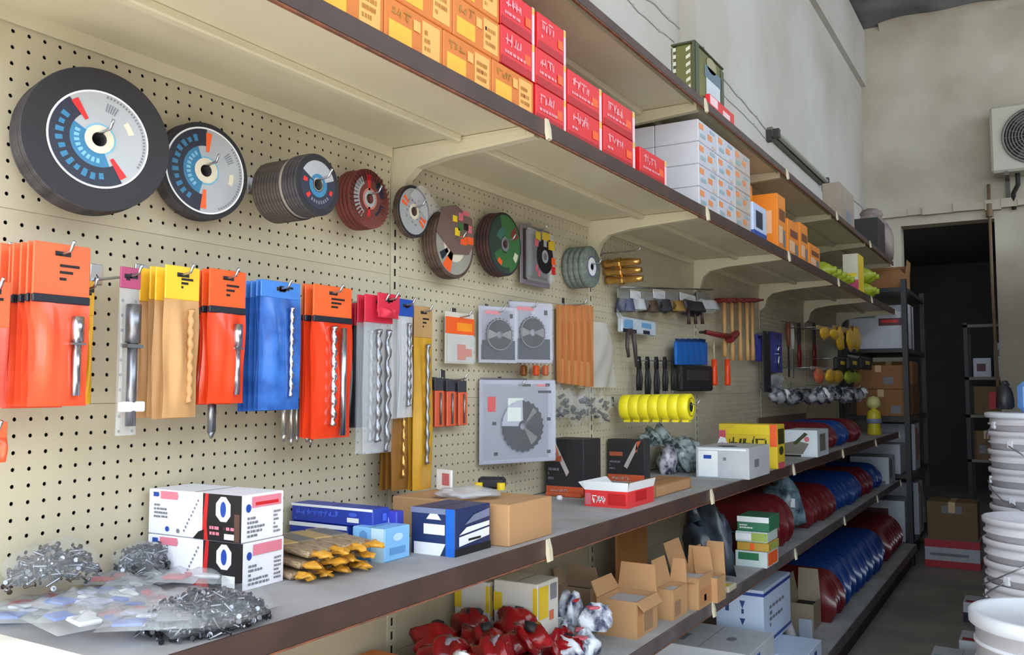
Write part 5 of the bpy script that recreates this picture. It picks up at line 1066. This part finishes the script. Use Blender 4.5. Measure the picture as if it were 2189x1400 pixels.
carton('strapped_box', 'grey white box cut by the bottom edge of the picture', 'box', (.05,lo_.y-.42,ZBASE), (.38,.33,.20), [mat('grey_white_box',(190,192,200),.5), bst, greyp], [rect('T',.1,.2,.3,.5,1), rect('S',.1,.4,.4,.9,0), ell('T',.7,.5,.05,.08,1)], 0, 'white boxes with blue straps')
open_carton('tall beige open carton beside the blue strapped box', ZBASE, 1740,1350,1690,1756,1292, (('B',.14,-4),('L',.12,10)), dark, mat('beige_carton',(150,136,116),.8))
t = thing('paper_roll', 'pale rolled paper leaning on the beige carton', 'paper roll', tuple(onz(1722,1378,ZBASE))); b_ = MB(); b_.tube([(-.06,0,.026),(-.10,.05,.09),(-.16,.10,.12)], [.022,.024,.022], 10); b_.build('roll', mat('pale_paper',(190,192,196),.6), t); MB().box((-.03,.0,0),(.03,.012,.11), c=.004).build('sleeve', mat('cool_grey_sleeve',(150,160,176),.5), t)
blades(ZBASE, yat(1760,.45)+.16, 4, .072, .455, .34, .21, dred, 'on the bottom shelf, near group', 'near blades on the bottom shelf')
blades(ZBASE, yat(1760,.45)+.45, 4, .10, .455, .34, .22, dblu, 'on the bottom shelf, near group', 'near blue blades on the bottom shelf')
blades(ZBASE, yat(1760,.45)+.90, 9, .11, .455, .34, .22, dblu, 'on the bottom shelf, middle group', 'middle blades on the bottom shelf')
blades(ZBASE, yat(1760,.45)+1.95, 7, .10, .455, .34, .22, dred, 'on the bottom shelf, far group', 'far blades on the bottom shelf')
lo2 = (.14,6.75,ZM+.001); carton('white_box', 'white box with a dark picture at the far end of the middle shelf', 'box', lo2, (.26,.30,.19), [mat('dim_white',(190,196,206),.5), mat('maroon_print',(90,40,52),.5), red, greyp], [('F',[(.35,.15),(.8,.15),(.6,.7)],0), rect('F',.2,.02,.9,.12,2), rect('S',.1,.2,.5,.9,2)])
lo2 = (.12,6.72,ZBASE+.23); 
# ================================================================ upper shelf stock
org = mat2('orange_carton', (250,158,44), (236,132,30), 5., .35, .75, rough=.45); org2 = mat('amber_panel',(252,174,46),.45); orl = mat('orange_pale',(246,172,92),.5); orbk = mat('orange_ink',(172,118,48),.6)
XF = .405
def ux(u): return yat(u, XF)
def orange_prints(s): return [rect('S',.06,.10,.44,.52,0)]+letters('S',.10,.62,.40,.90,3,2,s)+[rect('S',.62,.10,.94,.9,1)]+lines('S',.66,.2,.88,.75,3,2,s+1)+[rect('S',.46,.55,.58,.8,1), rect('F',.2,.2,.8,.8,1)]
e0 = [ux(918)-k*(ux(918)-ux(778)) for k in range(4)]          # box edges walking back towards the camera
HB = .080
def orow(tier, y1, n, L, xin=0.):
    for k in range(n):
        carton('orange_box', 'orange carton in the %s row on the upper shelf, %s from the right end' % (('bottom','second','third')[tier], ('first','second','third','fourth','fifth','sixth')[k]), 'box', (XF-.15-xin,y1-(k+1)*L,ZU+.001+tier*(HB+.001)), (.15,L-.003,HB), [org, org2, orl, orbk], orange_prints(100+7*tier+k), 0, 'orange cartons')
Lo = ux(918)-ux(778); orow(0, ux(1143), 5, (ux(1143)-ux(918)), 0.0) if False else None
Lo = .172
orow(0, ux(1143), 5, Lo); orow(1, ux(1070), 5, Lo); orow(2, ux(1070)-.003, 5, Lo)
rdb = mat('red_carton',(214,34,42),.4,var=.06); rdk = mat('dark_red_print',(176,24,32),.45); pinkw = mat('pink_white',(240,200,206),.5); goldp = mat('gold_print2',(226,180,90),.4)
def red_prints(s): return [rect('S',.92,.0,1.0,1,1), rect('S',.92,.8,1.0,.98,2)]+letters('S',.12,.52,.62,.88,4,4,s)+lines('S',.1,.30,.7,.44,1,4,s+2)+[rect('S',.0,.0,.9,.22,0), rect('S',.70,.35,.88,.6,3), rect('F',.1,.2,.9,.8,0)]
HR = .083
cols = [(ux(1146),ux(1212),3),(ux(1216),ux(1290),2),(ux(1294),ux(1362),2),(ux(1367),ux(1430),1)]
for i, (ya, yb, n) in enumerate(cols):
    for k in range(n):
        if i == 0 and k == 2: ya = ux(1150)
        dy = min(yb-ya-.003, .20)
        carton('red_box', 'red carton with a white edge stripe, column %s, %s' % (('one','two','three','four')[i], ('bottom','second','third')[k]), 'box', (XF-.16,yb-dy,ZU+.001+k*(HR+.001)), (.16,dy,HR), [rdb, rdk, pinkw, goldp, orange, mat('faded_pink',(226,150,160),.5)], red_prints(200+10*i+k), 0, 'red cartons with a white stripe')
for k in range(3):
    carton('red_box', 'red carton standing behind the orange cartons, %s of three' % ('bottom','middle','top')[k], 'box', (XF-.33,ux(1070)+.004,ZU+.001+k*(HR+.001)), (.16,ux(1146)-ux(1070)+.10,HR), [rdb, rdk, pinkw, goldp, orange, mat('faded_pink',(226,150,160),.5)], red_prints(260+k), 0, 'red cartons with a white stripe')
    if k: carton('red_box', 'red carton above the end orange carton, %s' % ('','lower','upper')[k], 'box', (XF-.16,ux(1070)+.004,ZU+.001+k*(HR+.001)), (.158,ux(1146)-ux(1070)-.006,HR), [rdb, rdk, pinkw, goldp, orange, mat('faded_pink',(226,150,160),.5)], red_prints(270+k), 0, 'red cartons with a white stripe')
# grey white cartons with orange flashes
gwb = mat('grey_white_carton',(196,196,206),.55,var=.04); gw2 = mat('grey_tan_carton',(186,176,168),.55,var=.05); paleb = mat('pale_teal_print',(150,176,186),.5)
ya, yb = onx(1496,430,.40).y, onx(1606,430,.40).y; n3 = 3; dy = (yb-ya)/n3; HG = (2.195-ZU)/4-.002
for i in range(n3):
    for k in range(4):
        for j in range(2):
            if j == 1 and i > 0: continue
            xx = .40-.155*(j+1)
            carton('grey_carton', 'grey white carton with orange flashes, %s layer, %s column, %s' % (('bottom','second','third','top')[k], ('near','middle','far')[i], 'front' if j == 0 else 'behind'), 'box', (xx,ya+i*dy,ZU+.001+k*(HG+.001)), (.153,dy-.003,HG), [gwb if i < 2 else gw2, mat('soft_orange',(226,140,86),.5), paleb, greyp, mat('pale_peach',(214,186,166),.5)], [rect('S',.04,.60,.26,.86,0), rect('S',.48,.36,.70,.62,0), rect('S',.1,.24,.36,.42,1), rect('S',.6,.74,.85,.88,1), rect('S',.72,.08,.90,.2,3)], 0, 'grey white cartons')
lo_y = onx(1612,520,.36).y
carton('orange_tool_box', 'orange carton with a dark picture and white stripe, past the grey cartons', 'box', (.05,yb+.03,ZU+.001), (.247,.36,.285), [mat('deep_orange_carton',(238,140,36),.45,var=.05), mat('brown_picture',(120,66,34),.5), greyp, white], [rect('S',.05,.4,.35,.95,0), ell('S',.55,.6,.18,.22,1), rect('S',.0,.12,.6,.28,2), rect('F',.1,.75,.9,.8,0)])
carton('blue_white_box', 'small blue and white box in front of the orange carton', 'box', (.30,yb+.004,ZU+.001), (.105,.19,.135), [mat('light_blue_box',(196,212,246),.45), blue, navy, greyp], [rect('F',0,0,1,.18,0), ('F',[(.08,.3),(.2,.65),(.6,.7),(.66,.4),(.5,.35),(.4,.5)],1), rect('F',.2,.78,.8,.86,0), rect('S',0,0,1,.2,0), rect('S',.2,.3,.7,.8,1)])
for k, (yy, h_, dy_) in enumerate(((.42,.25,.14),(.60,.17,.20),(.83,.19,.16),(1.02,.12,.24))):
    carton('orange_tool_box', 'narrow orange carton with pale patches, %s after the pictured one' % ('first','second','third','fourth')[k], 'box', (.27,yb+yy,ZU+.001), (.125,dy_,h_), [mat('deep_orange_carton',(238,140,36),.45,var=.05), mat('peach_patch',(236,190,150),.5), greyp, mat('brown_picture',(120,66,34),.5)], [rect('S',.1,.15,.6,.45,0), rect('S',.2,.55,.9,.75,2), rect('F',.2,.3,.8,.7,0), rect('S',.65,.1,.9,.4,1)], 0, 'narrow orange cartons')
# lime gloves / bottles, white and yellow box
limed = mat('lime_dark',(90,110,30),.5)
for k in range(5):
    yy = 4.98+k*.13; t = thing('lime_bottle', 'lime green bottle lying on the upper shelf, %s from the near side' % ORD[k], 'bottle', (.30,yy,ZU+.001), RN.uniform(-.2,.2), 'lime bottles'); b_ = MB(); b_.lathe([(0,-.11),(.045,-.108),(.05,-.09),(.05,.05),(.03,.085),(.018,.095),(.018,.115),(0,.117)], (0,0,.05), 'x', 16); b_.build('body', lime, t); MB().lathe([(.051,-.05),(.051,.02)], (0,0,.05), 'x', 16).build('label_band', limed, t)
carton('yellow_white_box', 'tall white and yellow box with a magenta foot on the upper shelf', 'box', (.31,5.72,ZU+.001), (.09,.20,.24), [mat('pale_yellow_box',(214,210,190),.5), yellow, mat('magenta_foot',(190,60,106),.5)], [rect('S',0,0,1,1,0), rect('F',0,0,1,.32,1), rect('F',.5,.32,1,1,0) if False else rect('F',.1,.4,.9,.5,0)])
for k in range(4):
    t = thing('lime_bottle', 'lime green bottle past the white and yellow box, %s' % ('lower near','upper near','lower far','upper far')[k], 'bottle', (.33,6.10+.13*(k//2),ZU+.001+.098*(k%2)), RN.uniform(-.1,.1), 'lime bottles'); b_ = MB(); b_.lathe([(0,-.11),(.045,-.108),(.048,-.09),(.048,.05),(.03,.085),(.018,.095),(.018,.115),(0,.117)], (0,0,.049), 'x', 16); b_.build('body', lime, t); MB().lathe([(.049,-.04),(.049,.03)], (0,0,.049), 'x', 16).build('label_band', rubber, t)
# ================================================================ on top of the shelving
ol = mat2('olive_paint', (112,108,48), (78,80,40), 4., .35, .7, rough=.35); gw = mat('deep_olive',(66,72,48),.4)
ya = onx(1488,150,.36).y; p0 = onx(1438,150,.36)
K = onx(1487,200,.385); yb = onx(1547,200,.385).y; xl = ony(1436,200,K.y).x; hh = onx(1487,84,.385).z-ZT
t = thing('oil_tin', 'tall olive green tin canister on top of the shelving', 'tin', (xl,K.y,ZT+.001)); X_, Y_ = .385-xl, yb-K.y
MB().box((0,0,0),(X_,Y_,hh), c=.018).build('body', ol, t)
for z0_, z1_ in ((hh-.012,hh-.004),(0,.008)): b_ = MB(); b_.box((-.002,-.002,z0_),(X_+.002,Y_+.002,z1_), c=.003); b_.build('rim', gw, t)
p = MB(); 
for k in range(6):
    p.quad([FACE['F'](a_, b2, (X_,Y_,hh), .0012) for a_, b2 in ((.08,.30+.11*k),(.20,.30+.11*k),(.20,.36+.11*k),(.08,.36+.11*k))], 0)
    p.quad([FACE['F'](a_, b2, (X_,Y_,hh), .0012) for a_, b2 in ((.62,.22+.12*k),(.80,.25+.12*k),(.80,.31+.12*k),(.62,.27+.12*k))], 0)
for (f, poly, mi) in [rect('F',.0,.05,.05,.92,1), rect('F',.88,.03,1,.97,1), rect('S',.0,.03,.12,.97,1), rect('S',.35,.10,.85,.55,2), rect('S',.5,.22,.75,.30,3), rect('S',.3,.55,.9,.75,4), ell('S',.55,.8,.18,.12,5), rect('S',.88,.05,1,.9,1)]: p.quad([FACE[f](a_, b2, (X_,Y_,hh), .0014) for a_, b2 in poly], mi)
p.build('printed_design', [mat('pale_dot',(196,196,176),.5), gw, mat('ice_print',(196,206,214),.5), red, mat('blue_grey_print',(90,112,126),.5), mat('sand_print',(150,140,110),.5)], t)
b_ = MB(); b_.lathe([(.022,hh-.004),(.024,hh+.012),(.018,hh+.016),(0,hh+.017)], (X_*.6,Y_*.4,0), 'z', 16); b_.build('screw_cap', gw, t)
carton('red_box', 'small red and white box at the foot of the olive tin', 'box', (.39,K.y+.08,ZT+.003), (.018,Y_*.9,.05), [rdb, pinkw, goldp], [rect('S',.0,.3,.3,.9,0), rect('S',.5,.2,.8,.6,0)])
def topbox(name, label, cat, u0, u1, v0, x1, dx, mats, prints=(), flap=False, h=None):
    ya, yb = yat(u0,x1), yat(u1,x1); um = (u0+u1)/2; hh = h or (onx(um,v0,x1).z-ZT)
    return carton(name, label, cat, (x1-dx,ya,ZT+.002), (dx,yb-ya,hh), mats, prints, flap=flap, tapem=tape if flap else None)
topbox('carton', 'grey brown carton on top of the shelving near the wall corner', 'carton', 1806,1836, 416, .36, .10, [mat('grey_kraft',(150,134,122),.8), greyp], [rect('S',.4,.1,.8,.5,0)])
K2 = yat(1896,.36); carton('black_box', 'matt black box on top of the shelving above the lime bottles', 'box', (.06,K2-.20,ZT+.002), (.30,.32,.30), [mat('soft_black',(30,30,32),.6), mat('dark_maroon',(60,30,36),.6)], [rect('F',0,.1,.06,1,0), rect('S',.9,0,1,1,0)])
t = thing('sack', 'crumpled grey pink sack standing on the far top shelf', 'sack', (.22,K2+.42,ZT+.002)); b_ = MB(); crumple(b_,0,0,.19,.17,.18,.24,97,12,.14); b_.build('sack', mat2('grey_pink_sack',(150,138,130),(112,98,96),7.,.35,.65,rough=.7), t); b_ = MB(); b_.tube([(0,0,.40),(.0,.02,.44)], [.06,.09], 10); b_.build('neck', mat2('grey_pink_sack',(150,138,130),(112,98,96),7.,.35,.65,rough=.7), t)

# ================================================================ steel rack beyond the shelving
RX0, RX1, RY0, RY1 = .03, .50, 7.16, 8.35; pst = mat('rack_black', (26,27,32), .45, var=.1)
t = thing('steel_rack', 'dark slotted angle rack full of cartons beyond the shelving', 'rack', (0,0,0)); ZR = (.16,.66,1.09,1.60,2.06)
for x, y_ in ((RX0,RY0),(RX1,RY0),(RX0,RY1),(RX1,RY1)):
    sx, sy = (1 if x == RX0 else -1), (1 if y_ == RY0 else -1); b_ = MB(); b_.box((min(x,x+.04*sx),min(y_,y_+.003*sy),0),(max(x,x+.04*sx),max(y_,y_+.003*sy),2.12)); b_.box((min(x,x+.003*sx),min(y_,y_+.04*sy),0),(max(x,x+.003*sx),max(y_,y_+.04*sy),2.12)); b_.build('post', pst, t)
for z in ZR: b_ = MB(); b_.box((RX0+.003,RY0+.003,z-.03),(RX1-.003,RY1-.003,z)); b_.build('rack_shelf', pst, t)
kb = [mat('rack_kraft',(150,104,64),.8,var=.1), mat('rack_kraft_dark',(120,80,50),.8,var=.1), tape, greyp]
def rbox(label, x0, y0_, z, dx, dy_, h, mats=None, prints=(), name='carton', grp='cartons on the steel rack'):
    carton(name, label, 'carton' if name == 'carton' else 'box', (x0,y0_,z+.001), (dx,dy_,h), mats or kb, prints, 0, grp, flap=name == 'carton', tapem=tape if name == 'carton' else None)
w_ = [mat('rack_white',(190,194,206),.5), mat('maroon_print',(90,40,52),.5), red, greyp]
rbox('white carton with a red corner print on the rack', .08, RY0+.03, ZR[3], .39, .33, .28, w_, [rect('F',.55,.62,.98,.82,0), rect('F',.6,.7,.9,.78,1), rect('F',.02,.84,.5,.92,2)], 'white_carton')
rbox('tall white boxed item behind the rack post, upper shelf', .25, RY0+.40, ZR[3], .22, .25, .36, w_, [rect('S',.35,0,.6,1,0)], 'white_carton')
rbox('brown carton on the third rack shelf, lower front', .12, RY0+.03, ZR[2], .35, .40, .20, None, [rect('F',.7,.1,.9,.4,2)]); rbox('brown carton on the third rack shelf, upper front', .10, RY0+.04, ZR[2]+.203, .36, .38, .18, None, [rect('F',.6,.2,.8,.5,2)])
rbox('brown carton on the third rack shelf, lower back', .10, RY0+.46, ZR[2], .37, .42, .24, kb[1:]+[greyp]); rbox('brown carton on the third rack shelf, upper back', .12, RY0+.48, ZR[2]+.243, .35, .36, .18)
rbox('white red striped box on the second rack shelf', .22, RY0+.42, ZR[1], .26, .30, .36, w_, [rect('S',.2,.2,.5,.9,1), rect('S',.6,.3,.8,.8,2)], 'white_carton'); rbox('white box on the second rack shelf, near', .06, RY0+.03, ZR[1], .36, .30, .22, w_, [rect('F',.2,.2,.6,.5,2)], 'white_carton')
rbox('white pink edged box on the lowest rack shelf', .24, RY0+.45, ZR[0], .25, .28, .40, w_, [rect('S',.0,.8,.3,1,1), rect('S',.55,.1,.75,.9,0)], 'white_carton'); rbox('grey box on the lowest rack shelf, near', .06, RY0+.03, ZR[0], .38, .34, .30, [mat('dim_white',(190,196,206),.5), mat('maroon_print',(90,40,52),.5), red], [rect('F',.2,.2,.7,.8,0)], 'white_carton')
open_t = thing('open_carton', 'open brown carton with raised flaps on top of the rack', 'carton', (.08,RY0+.05,ZR[4]+.001)); X_, Y_, Z_ = .37, .62, .14
b_ = MB()
for a_, c_ in (((0,0,0),(X_,.005,Z_)),((0,Y_-.005,0),(X_,Y_,Z_)),((0,.005,0),(.005,Y_-.005,Z_)),((X_-.005,.005,0),(X_,Y_-.005,Z_)),((.005,.005,0),(X_-.005,Y_-.005,.005))): b_.box(a_, c_)
b_.build('box_wall', kb[0], open_t); b_ = MB(); b_.box((.02,.02,.02),(X_-.02,Y_-.02,.10)); b_.build('contents', kb[1], open_t); b_ = MB(); b_.quad([(X_,Y_*.55,Z_),(X_,Y_,Z_),(X_+.01,Y_,Z_+.12),(X_+.01,Y_*.6,Z_+.12)]); b_.quad([(0,Y_,Z_),(X_,Y_,Z_),(X_,Y_+.01,Z_+.10),(0,Y_+.01,Z_+.10)]); b_.build('open_flap', kb[0], open_t)
# ================================================================ aisle floor and the bucket stacks on the right
a = onz(1978,1210,0.); 
carton('red_white_carton', 'red and white striped carton on the aisle floor', 'carton', (a.x,a.y,.001), (.36,.30,.20), [mat('dull_white_box',(176,176,186),.5), mat('crimson_stripe',(176,30,50),.5), greyp], [rect('F',0,.72,1,1,0), rect('F',0,0,1,.25,0), rect('S',0,.72,1,1,0), rect('S',0,0,1,.25,0), rect('F',.1,.42,.8,.52,1)])
carton('carton', 'brown carton stacked on the red and white striped one', 'carton', (a.x+.02,a.y+.02,.202), (.33,.28,.27), [mat('dim_kraft',(120,96,66),.8), greyp], [rect('F',.3,.7,.7,.9,0)], flap=True, tapem=tape)
bkt = mat('bucket_white', (214,212,220), .4, var=.04, scale=6); lidm = mat('lid_white',(226,230,240),.4); handm = wire
def bucket_mesh(R, H, m):
    b_ = MB(); r0 = R*.84
    b_.lathe([(0,0),(r0,0),(r0+.003,.004),(R-.004,H-.05),(R+.004,H-.05),(R+.004,H-.044),(R-.003,H-.042),(R-.003,H-.022),(R+.006,H-.02),(R+.008,H-.004),(R+.004,H),(R-.002,H),(R-.006,H-.03),(r0-.003,.006),(0,.006)], (0,0,0), 'z', 40)
    return b_.mesh('bucket_wall', m)
def ears(R, H):
    b_ = MB()
    for s in (-1, 1): b_.box((-.012,s*(R+.001)-.005,H-.066),(.012,s*(R+.001)+.005,H-.036), 0, .003)
    b_.tube([((R+.0125)*math.sin(PI*k/10), (R+.012)*math.cos(PI*k/10), H-.055-.11*math.sin(PI*k/10)) for k in range(11)], .0022, 6, 1)
    return b_.mesh('bail_handle', [lidm, wire])
def stack(u, y_, v_top, R, H, step, n, label, group, z0=None):
    x = xat(u, y_)+R*.98; zt = ony(u+40, v_top, y_).z; me, ea = bucket_mesh(R, H, bkt), ears(R, H)
    z = (zt-H-(n-1)*step) if z0 is None else z0
    for k in range(n):
        t = thing('bucket', label % ('lowest','second','third','fourth','fifth','sixth','seventh','eighth','ninth','tenth','eleventh','twelfth','thirteenth','fourteenth','fifteenth')[k] if k < n-1 else label % 'topmost', 'bucket', (x+RN.uniform(-.0008,.0008),y_+RN.uniform(-.0008,.0008),z+k*step), RN.uniform(0,6), group)
        shared('bucket_wall', me, t); shared('bail_handle', ea, t)
    global LASTB; LASTB = t
    return x, z+(n-1)*step+H
xa, za = stack(2112, 4.20, 872, .165, .30, .075, 13, 'white bucket nested in the tall rear stack on the right, %s', 'buckets of the rear stack', .001)
TOPB = LASTB
xb, zb = stack(2096, 3.45, 1092, .165, .30, .071, 9, 'white bucket nested in the open stack in front of the rear one, %s', 'buckets of the middle stack', .001)
t = thing('lidded_drum', 'large white lidded bucket at the lower right corner', 'bucket', (xat(2062,2.55)+.175,2.55,.001)); zt = ony(2120,1287,2.38).z-.05
Rb, Hb = .175, .36
zl = zt-.0
b_ = MB(); b_.lathe([(0,0),(.15,0),(.153,.004),(Rb-.004,zl-.03),(Rb,zl-.03),(Rb,zl-.02)], (0,0,0), 'z', 44); b_.build('bucket_wall', bkt, t)
b_ = MB(); b_.lathe([(Rb+.004,zl-.035),(Rb+.010,zl-.03),(Rb+.010,zl-.004),(Rb+.004,zl),(Rb-.012,zl),(Rb-.016,zl-.006),(0,zl-.006)], (0,0,0), 'z', 44); b_.build('lid', lidm, t)
for k in range(3): b_ = MB(); zz = zl-.08-.05*k; rr = .153+(Rb-.157)*zz/zl; b_.lathe([(rr+.001,zz),(rr+.006,zz+.003),(rr+.006,zz+.008),(rr+.001,zz+.011)], (0,0,0), 'z', 40); b_.build('rib', lidm, t)
# blue canister on the rear bucket stack
t = thing('blue_canister', 'blue translucent canister on top of the rear bucket stack', 'canister', (xa+.03,4.20,za+.001)); MB().box((-.085,-.07,0),(.085,.07,.125), c=.02).build('body', mat('blue_canister',(98,146,214),.25,var=.1), t); MB().box((-.04,-.0725,.02),(.05,-.07,.10), c=.0005).build('label_panel', mat('canister_label',(60,108,196),.4), t); b_ = MB(); b_.lathe([(.03,.122),(.034,.135),(.034,.16),(.026,.168),(0,.17)], (.05,0,0), 'z', 18); b_.build('cap', rubber, t)
t = thing('black_bag', 'small dark bag hanging beside the blue canister', 'plastic bag', (xa-.10,4.20,za+.001)); b_ = MB(); crumple(b_,0,0,.05,.035,.06,.07,99,8,.2); b_.build('bag', mat('dark_bag',(34,34,38),.5), t); b_ = MB(); b_.tube([(0,0,.11),(.0,.0,.13)], [.02,.01], 8); b_.build('knot', mat('dark_bag',(34,34,38),.5), t)
lid_ = MB(); lid_.lathe([(.176,0),(.180,.004),(.180,.018),(.174,.0215),(0,.0215)], (0,0,.30-.021), 'z', 40); lid_.build('lid', lidm, TOPB)
# small boxes on the floor in front of the drum
for k, (u, v, w_h) in enumerate(((1990,1470,.13),(2052,1440,.15),(2060,1330,.11))):
    a = onz(u, v, 0.) if k < 2 else onz(u, v, 0.)
    carton('floor_box', ('white and blue box on the floor at the bottom edge, left','white and red box on the floor at the bottom edge, right','grey and red box on the floor behind the lidded bucket')[k], 'box', (a.x,a.y,.001), (.24,.20,w_h), [mat('floor_box_white',(206,210,218),.5), (mat('pale_teal_print',(150,176,186),.5), mat('crimson_stripe',(176,30,50),.5), mat('crimson_stripe',(176,30,50),.5))[k], navy], [rect('F',.0,.0,1,.5,0) if k == 0 else rect('F',.55,.0,1,.6,0), rect('F',0,0,.5,.5,1), rect('T',.05,.05,.95,.3,0)])
# ================================================================ storeroom goods, seen through the doorway
t = thing('storage_rack', 'dim grey rack in the dark storeroom', 'rack', (0,0,0)); ry0, ry1 = 10.6, 11.1; rx0, rx1 = xat(2068,10.6), xat(2068,10.6)+.73
for x, y_ in ((rx0,ry0),(rx1,ry0),(rx0,ry1),(rx1,ry1)): MB().box((x-.02,y_-.02,0),(x+.02,y_+.02,2.0)).build('post', pst, t)
for z in (.55,1.02,1.42,1.98): MB().box((rx0-.02,ry0-.02,z-.03),(rx1+.02,ry1+.02,z)).build('rack_shelf', mat('rack_grey',(120,118,112),.6), t)
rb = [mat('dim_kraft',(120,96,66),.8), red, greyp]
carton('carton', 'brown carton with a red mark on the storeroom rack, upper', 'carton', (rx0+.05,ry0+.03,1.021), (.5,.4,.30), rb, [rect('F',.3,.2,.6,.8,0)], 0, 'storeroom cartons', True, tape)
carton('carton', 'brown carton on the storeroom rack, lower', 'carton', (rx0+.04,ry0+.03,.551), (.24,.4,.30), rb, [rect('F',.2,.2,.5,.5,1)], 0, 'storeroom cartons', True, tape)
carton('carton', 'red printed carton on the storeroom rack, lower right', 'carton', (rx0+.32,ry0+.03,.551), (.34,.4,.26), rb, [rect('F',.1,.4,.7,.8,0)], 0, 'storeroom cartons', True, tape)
carton('white_carton', 'white box with red print on the storeroom rack', 'box', (rx0+.26,ry0+.03,1.421), (.30,.3,.36), w_, [rect('F',.5,0,.9,.6,1), rect('F',.1,.6,.5,.8,2)], 0, 'white storeroom boxes')
carton('white_carton', 'small white box on the storeroom rack', 'box', (rx0+.06,ry0+.03,1.421), (.17,.3,.20), w_, [rect('F',.2,.3,.7,.7,0)], 0, 'white storeroom boxes')
